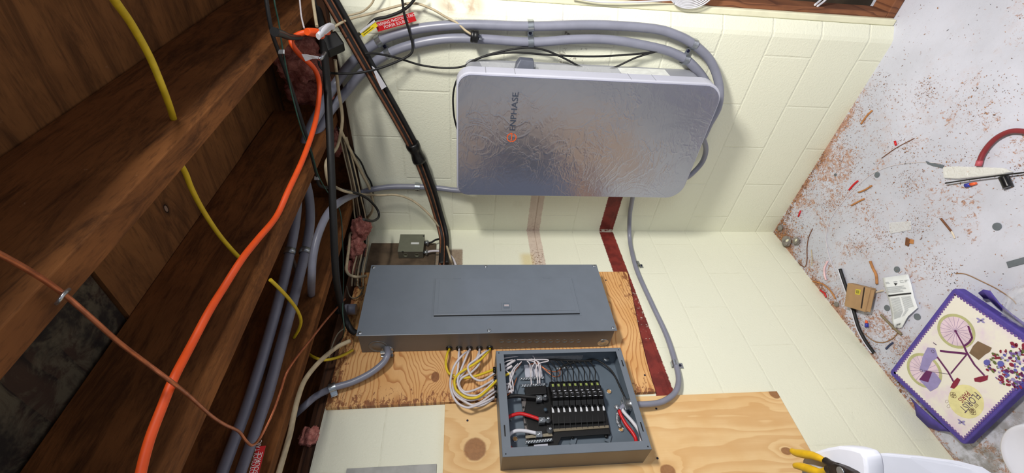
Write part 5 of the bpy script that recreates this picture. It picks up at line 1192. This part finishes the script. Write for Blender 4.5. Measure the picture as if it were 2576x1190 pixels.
def spread(rg):
    t = rg.random()
    if t < .38:
        if rg.random() < .5: return (abs(rg.gauss(0, .10)), -rg.uniform(0, 1.0))
        return (rg.uniform(0, .9), -abs(rg.gauss(0, .11)))
    if t < .80:
        cs = [(0.55, -.15, .06), (.45, -.30, .05), (.33, -.22, .05), (.7, -.33, .04), (.75, -.5, .05), (.15, -.12, .06), (.3, -.42, .04), (.52, -.55, .035), (.12, -.62, .05), (.9, -.25, .03), (.95, -.45, .05), (.85, -.7, .03), (.45, -.72, .04), (.15, -.8, .04), (.62, -.42, .03), (.4, -.5, .03)]
        c = rg.choice(cs); return (rg.gauss(c[0], c[2]), rg.gauss(c[1], c[2]))
    return (rg.uniform(0, 1.5), -rg.uniform(-.05, 1.1))
debris('wood_shavings', [m_s1, m_s2, m_s3, m_s2], 6500, spread, 0.0006, 0.0021, 'orange-brown wood shavings and sawdust strewn over the pale floor')
debris('dark_crumbs', [m_s4, m_s3], 900, spread, 0.0006, 0.0022, 'dark crumbs and grit scattered in the sawdust by the walls')
def corner_sp(rg):
    if rg.random() < .5: return (abs(rg.gauss(0.03, .05)), -abs(rg.gauss(.05, .05)))
    if rg.random() < .5: return (abs(rg.gauss(0.008, .018)), -rg.uniform(.1, 1.0))
    return (rg.uniform(0.05, .5), -abs(rg.gauss(.005, .016)))
debris('corner_chips', [m_s1, m_s2, m_s3, m_s1], 1700, corner_sp, 0.0014, 0.0042, 'thick drift of orange wood chips in the corner and along wall bottoms')

# ================================================================== purple folding cover with the bicycle print
HS = 0.055
m_pur = plain('purple fabric', (80, 66, 152), 0.75, 0.0, 0.12, 60, 0.3)
def printm():
    n = NT('printed canvas', 0.7)
    k = n.noise(n.pos, 9, 4, 0.6)
    n.col(n.mix(n.step(k, 0.45, 0.7), L(226, 222, 212), L(216, 198, 216)))
    n.norm(n.bump(n.noise(n.pos, 300, 2), 0.2, 0.001)); return n.m
m_canvas = printm()
Q0, Q1, Q2 = Z(2400, 722, HS), Z(2236, 938, HS), Z(2434, 1112, HS)
ex = (Q0-Q1); ey = (Q2-Q1); ey = ey-ex.normalized()*ey.dot(ex.normalized())
LX, LY = ex.length, ey.length; ex.normalize(); ey.normalize(); LX *= 1.0
sfold = thing('folding_storage_seat', (Q1+ex*LX/2+ey*LY/2)-Vector((0, 0, HS)), 'purple fabric box lid with bicycle flower print lying on the floor', 'storage seat')
S = lambda u, v, z: Q1+ex*u+ey*v+Vector((0, 0, z-HS))
b = MB(); b.prism([Vector(p) for p in rrect(0, LX, 0, LY, 0.014, lambda u, v: S(u, v, 0.022))], (0, 0, HS-0.022)); b.smooth = True
b.build('lid', m_pur, sfold, bevel=0.004)
b = MB(); b.prism([S(0.03, 0.02, 0.001), S(LX-0.02, 0.02, 0.001), S(LX-0.03, LY-0.02, 0.001), S(0.03, LY-0.02, 0.001)], (0, 0, 0.020)); b.build('folded_side', m_pur, sfold, bevel=0.003)
# loose fabric flaps
b = MB(); b.smooth = True
b.quadgrid([[Z(2290, 1000, .03), Z(2300, 1016, .03)], [Z(2310, 1020, .035), Z(2306, 1046, .012)], [Z(2345, 1052, .035), Z(2335, 1074, .008)], [Z(2372, 1072, .03), Z(2362, 1084, .008)], [Z(2390, 1086, .03), Z(2382, 1085, .02)]])
b.build('fabric_flap', m_pur, sfold, solid=0.0025)
b = MB(); b.smooth = True
b.quadgrid([[Z(2461, 737, .045), Z(2474, 750, .03)], [Z(2472, 729, .055), Z(2488, 752, .02)], [Z(2490, 732, .055), Z(2505, 768, .02)], [Z(2510, 760, .05), Z(2535, 792, .03)], [Z(2545, 790, .045), Z(2570, 815, .03)], [Z(2600, 830, .04), Z(2610, 850, .03)]])
b.build('fabric_flap', m_pur, sfold, solid=0.003)
# the print: canvas, scalloped edge, bicycle, flowers, lettering
e_ = HS+0.0022
cv = MB(); cv.prism([S(0.020, 0.017, HS+0.0004), S(LX-0.018, 0.017, HS+0.0004), S(LX-0.018, LY-0.012, HS+0.0004), S(0.020, LY-0.012, HS+0.0004)], (0, 0, 0.0012))
cvo = cv.build('canvas_top', m_canvas, sfold)
pm = [plain('print violet', (112, 84, 150), 0.7), plain('print olive', (182, 182, 132), 0.7), plain('print plum', (98, 32, 90), 0.7), plain('print pink', (222, 200, 214), 0.7), plain('print crimson', (130, 26, 56), 0.7),
      plain('print brown', (122, 98, 74), 0.7), plain('print lilac', (150, 140, 190), 0.7), plain('print green', (94, 104, 58), 0.7), plain('print yellow', (226, 218, 160), 0.7), plain('print ink', (90, 74, 96), 0.7), plain('print blue', (92, 92, 170), 0.7)]
pt = MB()
def W(x, y, k=0): return Z(x, y, HS+0.0018+0.00012*k)
def disc(c, r, k, m, asp=1.0, n=14, rot=0.0):
    pt.cur = m; a0 = len(pt.v)
    for i in range(n):
        a = 2*math.pi*i/n; du, dv = r*math.cos(a), r*asp*math.sin(a)
        du, dv = du*math.cos(rot)-dv*math.sin(rot), du*math.sin(rot)+dv*math.cos(rot)
        pt.v.append(tuple(Vector(c)+ex*du+ey*dv+Vector((0, 0, 0.00012*k))))
    pt.face(list(range(a0, a0+n))[::1], False)
def ringp(c, r1, r2, k, m, n=36, asp=1.0):
    pt.cur = m
    pt.quadgrid([[Vector(c)+ex*(r*math.cos(2*math.pi*i/n))+ey*(r*asp*math.sin(2*math.pi*i/n))+Vector((0, 0, 0.00012*k)) for i in range(n)] for r in (r1, r2)], closed_v=True)
def stroke(p, q, w_, k, m, w2=None):
    pt.cur = m; p = Vector(p); q = Vector(q); d_ = (q-p).normalized(); s_ = d_.cross(Vector((0, 0, 1))); w2 = w_ if w2 is None else w2
    a0 = len(pt.v); up_ = Vector((0, 0, 0.00012*k))
    pt.v.extend([tuple(p-s_*w_+up_), tuple(p+s_*w_+up_), tuple(q+s_*w2+up_), tuple(q-s_*w2+up_)]); pt.face([a0, a0+1, a0+2, a0+3], False)
def polyp(pts, k, m):
    pt.cur = m; a0 = len(pt.v); pt.v.extend([tuple(W(x, y, k)) for x, y in pts]); pt.face(list(range(a0, a0+len(pts))), False)
# scallops
for i in range(int(LX/0.0105)):
    u_ = 0.020+i*0.0105
    if u_ < LX-0.018:
        for v_ in (0.017, LY-0.012): disc(S(u_, v_, HS+0.0017), 0.0042, 1, 0)
for i in range(int(LY/0.0105)):
    v_ = 0.017+i*0.0105
    if v_ < LY-0.012:
        for u_ in (0.020, LX-0.018): disc(S(u_, v_, HS+0.0017), 0.0042, 1, 0)
# yellow medallion behind the lettering
disc(W(2429, 1010), 0.058, 0, 8, 0.82, 30)
# wheels
w1c, w2c = W(2404, 833), W(2324, 932)
R_1 = (W(2453, 848)-W(2356, 818)).length/2*0.98; R_2 = (W(2278, 925)-W(2366, 942)).length/2
for c_, r_ in ((w1c, R_1), (w2c, R_2)):
    disc(c_, r_*0.84, 1, 3, 1.0, 30); ringp(c_, r_*0.84, r_, 2, 1)
    for k in range(18):
        a = 2*math.pi*k/18; stroke(c_, c_+ex*math.cos(a)*r_*0.84+ey*math.sin(a)*r_*0.84, 0.00035, 3, 0)
    disc(c_, 0.004, 4, 2)
# frame
FRM = [((2404, 833), (2426, 872), .0024), ((2426, 872), (2432, 886), .0030), ((2365, 883), (2432, 890), .0034), ((2432, 886), (2452, 918), .0030), ((2452, 918), (2477, 945), .0028), ((2432, 892), (2392, 940), .0020),
       ((2358, 898), (2385, 935), .0030), ((2385, 935), (2399, 960), .0028)]
for a, c, w_ in FRM: stroke(W(*a), W(*c), w_, 6, 2)
for a, c in (((2436, 820), (2446, 850)), ((2446, 850), (2438, 862)), ((2438, 862), (2424, 872))): stroke(W(*a), W(*c), .0030, 5, 2)
stroke(W(2324, 932), W(2392, 942), .0008, 6, 9)
polyp([(2333, 874), (2352, 876), (2360, 900), (2345, 908), (2330, 938), (2313, 930), (2322, 895)], 5, 6)
ringp(W(2347, 884), .004, .0052, 7, 9, 16); ringp(W(2318, 932), .004, .005, 7, 9, 16)
stroke(W(2348, 862), W(2356, 868), .0014, 6, 9)
polyp([(2330, 932), (2352, 938), (2368, 958), (2358, 975), (2340, 985), (2312, 955)], 6, 6)
polyp([(2330, 932), (2345, 936), (2335, 962), (2312, 955)], 7, 2)
polyp([(2408, 950), (2416, 955), (2408, 970), (2400, 978), (2390, 975), (2398, 960)], 7, 4)
polyp([(2450, 952), (2462, 948), (2486, 944), (2484, 956), (2466, 962), (2452, 960)], 7, 4)
polyp([(2448, 870), (2460, 858), (2495, 875), (2490, 885), (2478, 892), (2462, 906), (2438, 888)], 5, 5)
# flowers in the basket
rg = random.Random(21)
for i in range(230):
    x = rg.uniform(2478, 2585); y = rg.uniform(862, 978)
    t = (x-2478)/100.0
    cy = 905+22*t*0.6; hw = 12+50*min(1, t*1.6)
    if abs(y-cy-8) > hw: continue
    k = rg.choice([0, 2, 2, 4, 4, 7, 7, 10, 10, 3, 6, 6]); edge = abs(y-cy-8) > hw*0.75
    disc(W(x, y), rg.uniform(.0028, .0066), 8+rg.randrange(12), 4 if edge and rg.random() < .7 else k, rg.uniform(.5, 1.0), 7, rg.uniform(0, 3))
for (x, y) in ((2484, 912), (2519, 915)): disc(W(x, y), .010, 22, 10, .8, 9)
# butterflies
for (x, y) in ((2467, 806), (2419, 1062)):
    for a in (0.4, 1.5, 3.4, 4.6): disc(W(x, y)+ex*0.006*math.cos(a)+ey*0.006*math.sin(a), .0068, 4, 6, .45, 9, a)
# lettering: reads from upper right down to lower left
uu = (W(2401, 1040)-W(2450, 990)).normalized()
ld = uu; lv = Vector((0, 0, 1)).cross(ld)
pt.cur = 9
pt.text('FLORIST', 0.030, W(2453, 985, 3), ld, lv, ext=0.0001, sx=0.74)
pt.cur = 4
pt.text('PARIS', 0.023, W(2431, 982, 3), ld, lv, ext=0.0001, sx=0.80)
pt.cur = 5
pt.text('EST 1862', 0.012, W(2456, 1014, 3), ld, lv, ext=0.0001, sx=0.85)
for (x, y) in ((2398, 994), (2447, 1036)):
    for d_ in (-0.005, 0.005): ringp(W(x, y, 3)+ex*d_, .0045, .0056, 3, 5, 16); ringp(W(x, y, 3)+ey*d_*0.7, .0055, .0066, 3, 5, 16)
for (x, y) in ((2382, 1010), (2386, 1022)): ringp(W(x, y, 3), .006, .0068, 3, 5, 16, .6)
pt.build('printed_picture', pm, cvo)

# ================================================================== white plastic things at the lower right edge
m_wp = plain('white moulded plastic', (206, 209, 222), 0.5, 0.0, 0.05, 12)
ld_ = thing('stepladder_top', Z(2120, 1185, 1.08), 'white moulded stepladder top under the pliers', 'stepladder')
ZT = 1.10
tp = [Z(x, y, ZT) for x, y in ((2018, 1156), (2024, 1147), (2045, 1137), (2078, 1127), (2108, 1122), (2140, 1126), (2166, 1134), (2176, 1150), (2180, 1175), (2182, 1230), (2170, 1330), (2040, 1330), (2018, 1230), (2014, 1180))]
b = MB(); b.smooth = True; b.prism(tp, (0, 0, -0.03)); b.build('tray', m_wp, ld_, bevel=0.006)
base = [Z(x, y, 1.07) for x, y in ((2160, 1138), (2176, 1140), (2190, 1160), (2200, 1210), (2195, 1340), (2100, 1340), (2100, 1180))]
sp2 = [Z(x, y, ZT-0.005) for x, y in ((2150, 1142), (2172, 1150), (2200, 1190), (2230, 1240), (2230, 1330), (2120, 1330), (2120, 1200))]
fr_ = [Z(x, y, 0.80) for x, y in ((2180, 1137), (2300, 1149), (2400, 1166), (2440, 1178), (2475, 1200), (2490, 1300), (2180, 1300))]
tpz = [Vector((q.x, q.y, 1.068)) for q in fr_]
MB().prism([Z(2195, 1139, .86), Z(2290, 1148, .80), Z(2380, 1160, .74), Z(2440, 1176, .70), Z(2485, 1205, .68), Z(2500, 1300, .68), Z(2200, 1300, .86)], (0, 0, -0.03)).build('step', m_wp, ld_, bevel=0.008)
for (x, y) in ((2060, 1335), (2165, 1345)):
    q = Z(x, y, ZT); MB().tube([Vector((q.x, q.y, ZT-0.03)), Vector((q.x-0.02, q.y-0.01, 0.6)), Vector((q.x-0.04, q.y-0.02, 0.001))], 0.014, 12, 3).build('leg', m_wp, ld_)
bc = Z(2640, 1165, 0.33); BR = (bc-Z(2530, 1145, 0.33)).length/0.152; bc.z = 0
bk_ = thing('white_bucket', bc, 'white plastic bucket at the bottom right corner', 'bucket')
MB().lathe(bc, (0, 0, 1), [(h, r*BR) for h, r in ((0.001, 0.0001), (0.001, 0.115), (0.02, 0.125), (0.30, 0.145), (0.31, 0.152), (0.335, 0.152), (0.337, 0.148), (0.337, 0.0001))], 40).build('pail', m_wp, bk_)
MB().lathe(bc+Vector((0, 0, .3375)), (0, 0, 1), [(h, r*BR) for h, r in ((0, 0.15), (0.006, 0.15), (0.010, 0.14), (0.006, 0.13), (0.006, 0.0001))], 40).build('pail_lid', m_wp, bk_)
# clear bag by the right edge
bg = MB(); bg.smooth = True; rg = random.Random(9)
cb_ = Z(2600, 765, .02)
bg.ball(cb_+Vector((0, 0, 0.018)), 0.075, 0.05, 0.024, 12, 0.16); bg.build('clear_bag', clear('bag film', (0.93, 0.94, 0.97), 0.12, 0.16), label='crumpled clear plastic bag at the right edge above the purple lid', cat='bag')

# pliers on the ladder top
plr = thing('pliers', Z(2100, 1165, ZT+0.01), 'lineman pliers with yellow handles lying on the white ladder top', 'pliers')
hz_ = ZT+0.0085
H1 = [Z(x, y, hz_) for x, y in ((1992, 1134), (2002, 1139), (2020, 1142), (2040, 1145), (2060, 1152), (2076, 1160))]
H2 = [Z(x, y, hz_) for x, y in ((2000, 1172), (2012, 1173), (2030, 1178), (2050, 1185), (2066, 1188), (2082, 1180))]
for H_ in (H1, H2):
    MB().tube(H_, 0.0062, 12, 6, rfun=lambda t: 0.75+0.35*math.sin(math.pi*min(1, t*1.1))).build('handle_grip', plain('grip yellow', (196, 156, 20), 0.45, 0.0, 0.15, 60), plr)
m_iron = plain('oiled steel', (62, 54, 50), 0.4, 0.6, 0.4, 60)
J1 = [Z(x, y, hz_) for x, y in ((2076, 1159), (2090, 1168), (2110, 1175))]; J2 = [Z(x, y, hz_) for x, y in ((2082, 1182), (2092, 1180), (2108, 1182))]
MB().tube(J1, 0.006, 10, 4).tube(J2, 0.006, 10, 4).build('shank', m_iron, plr)
jw = [Z(x, y, hz_-0.006) for x, y in ((2096, 1168), (2116, 1165), (2136, 1172), (2160, 1184), (2180, 1200), (2165, 1212), (2130, 1204), (2104, 1192))]
MB().prism(jw, (0, 0, 0.013)).build('jaws', m_iron, plr, bevel=0.002)
MB().cyl(Z(2116, 1186, hz_+0.007), Z(2116, 1186, hz_+0.007)+Vector((0, 0, 0.002)), 0.0065, 16).build('pivot', m_galv, plr)
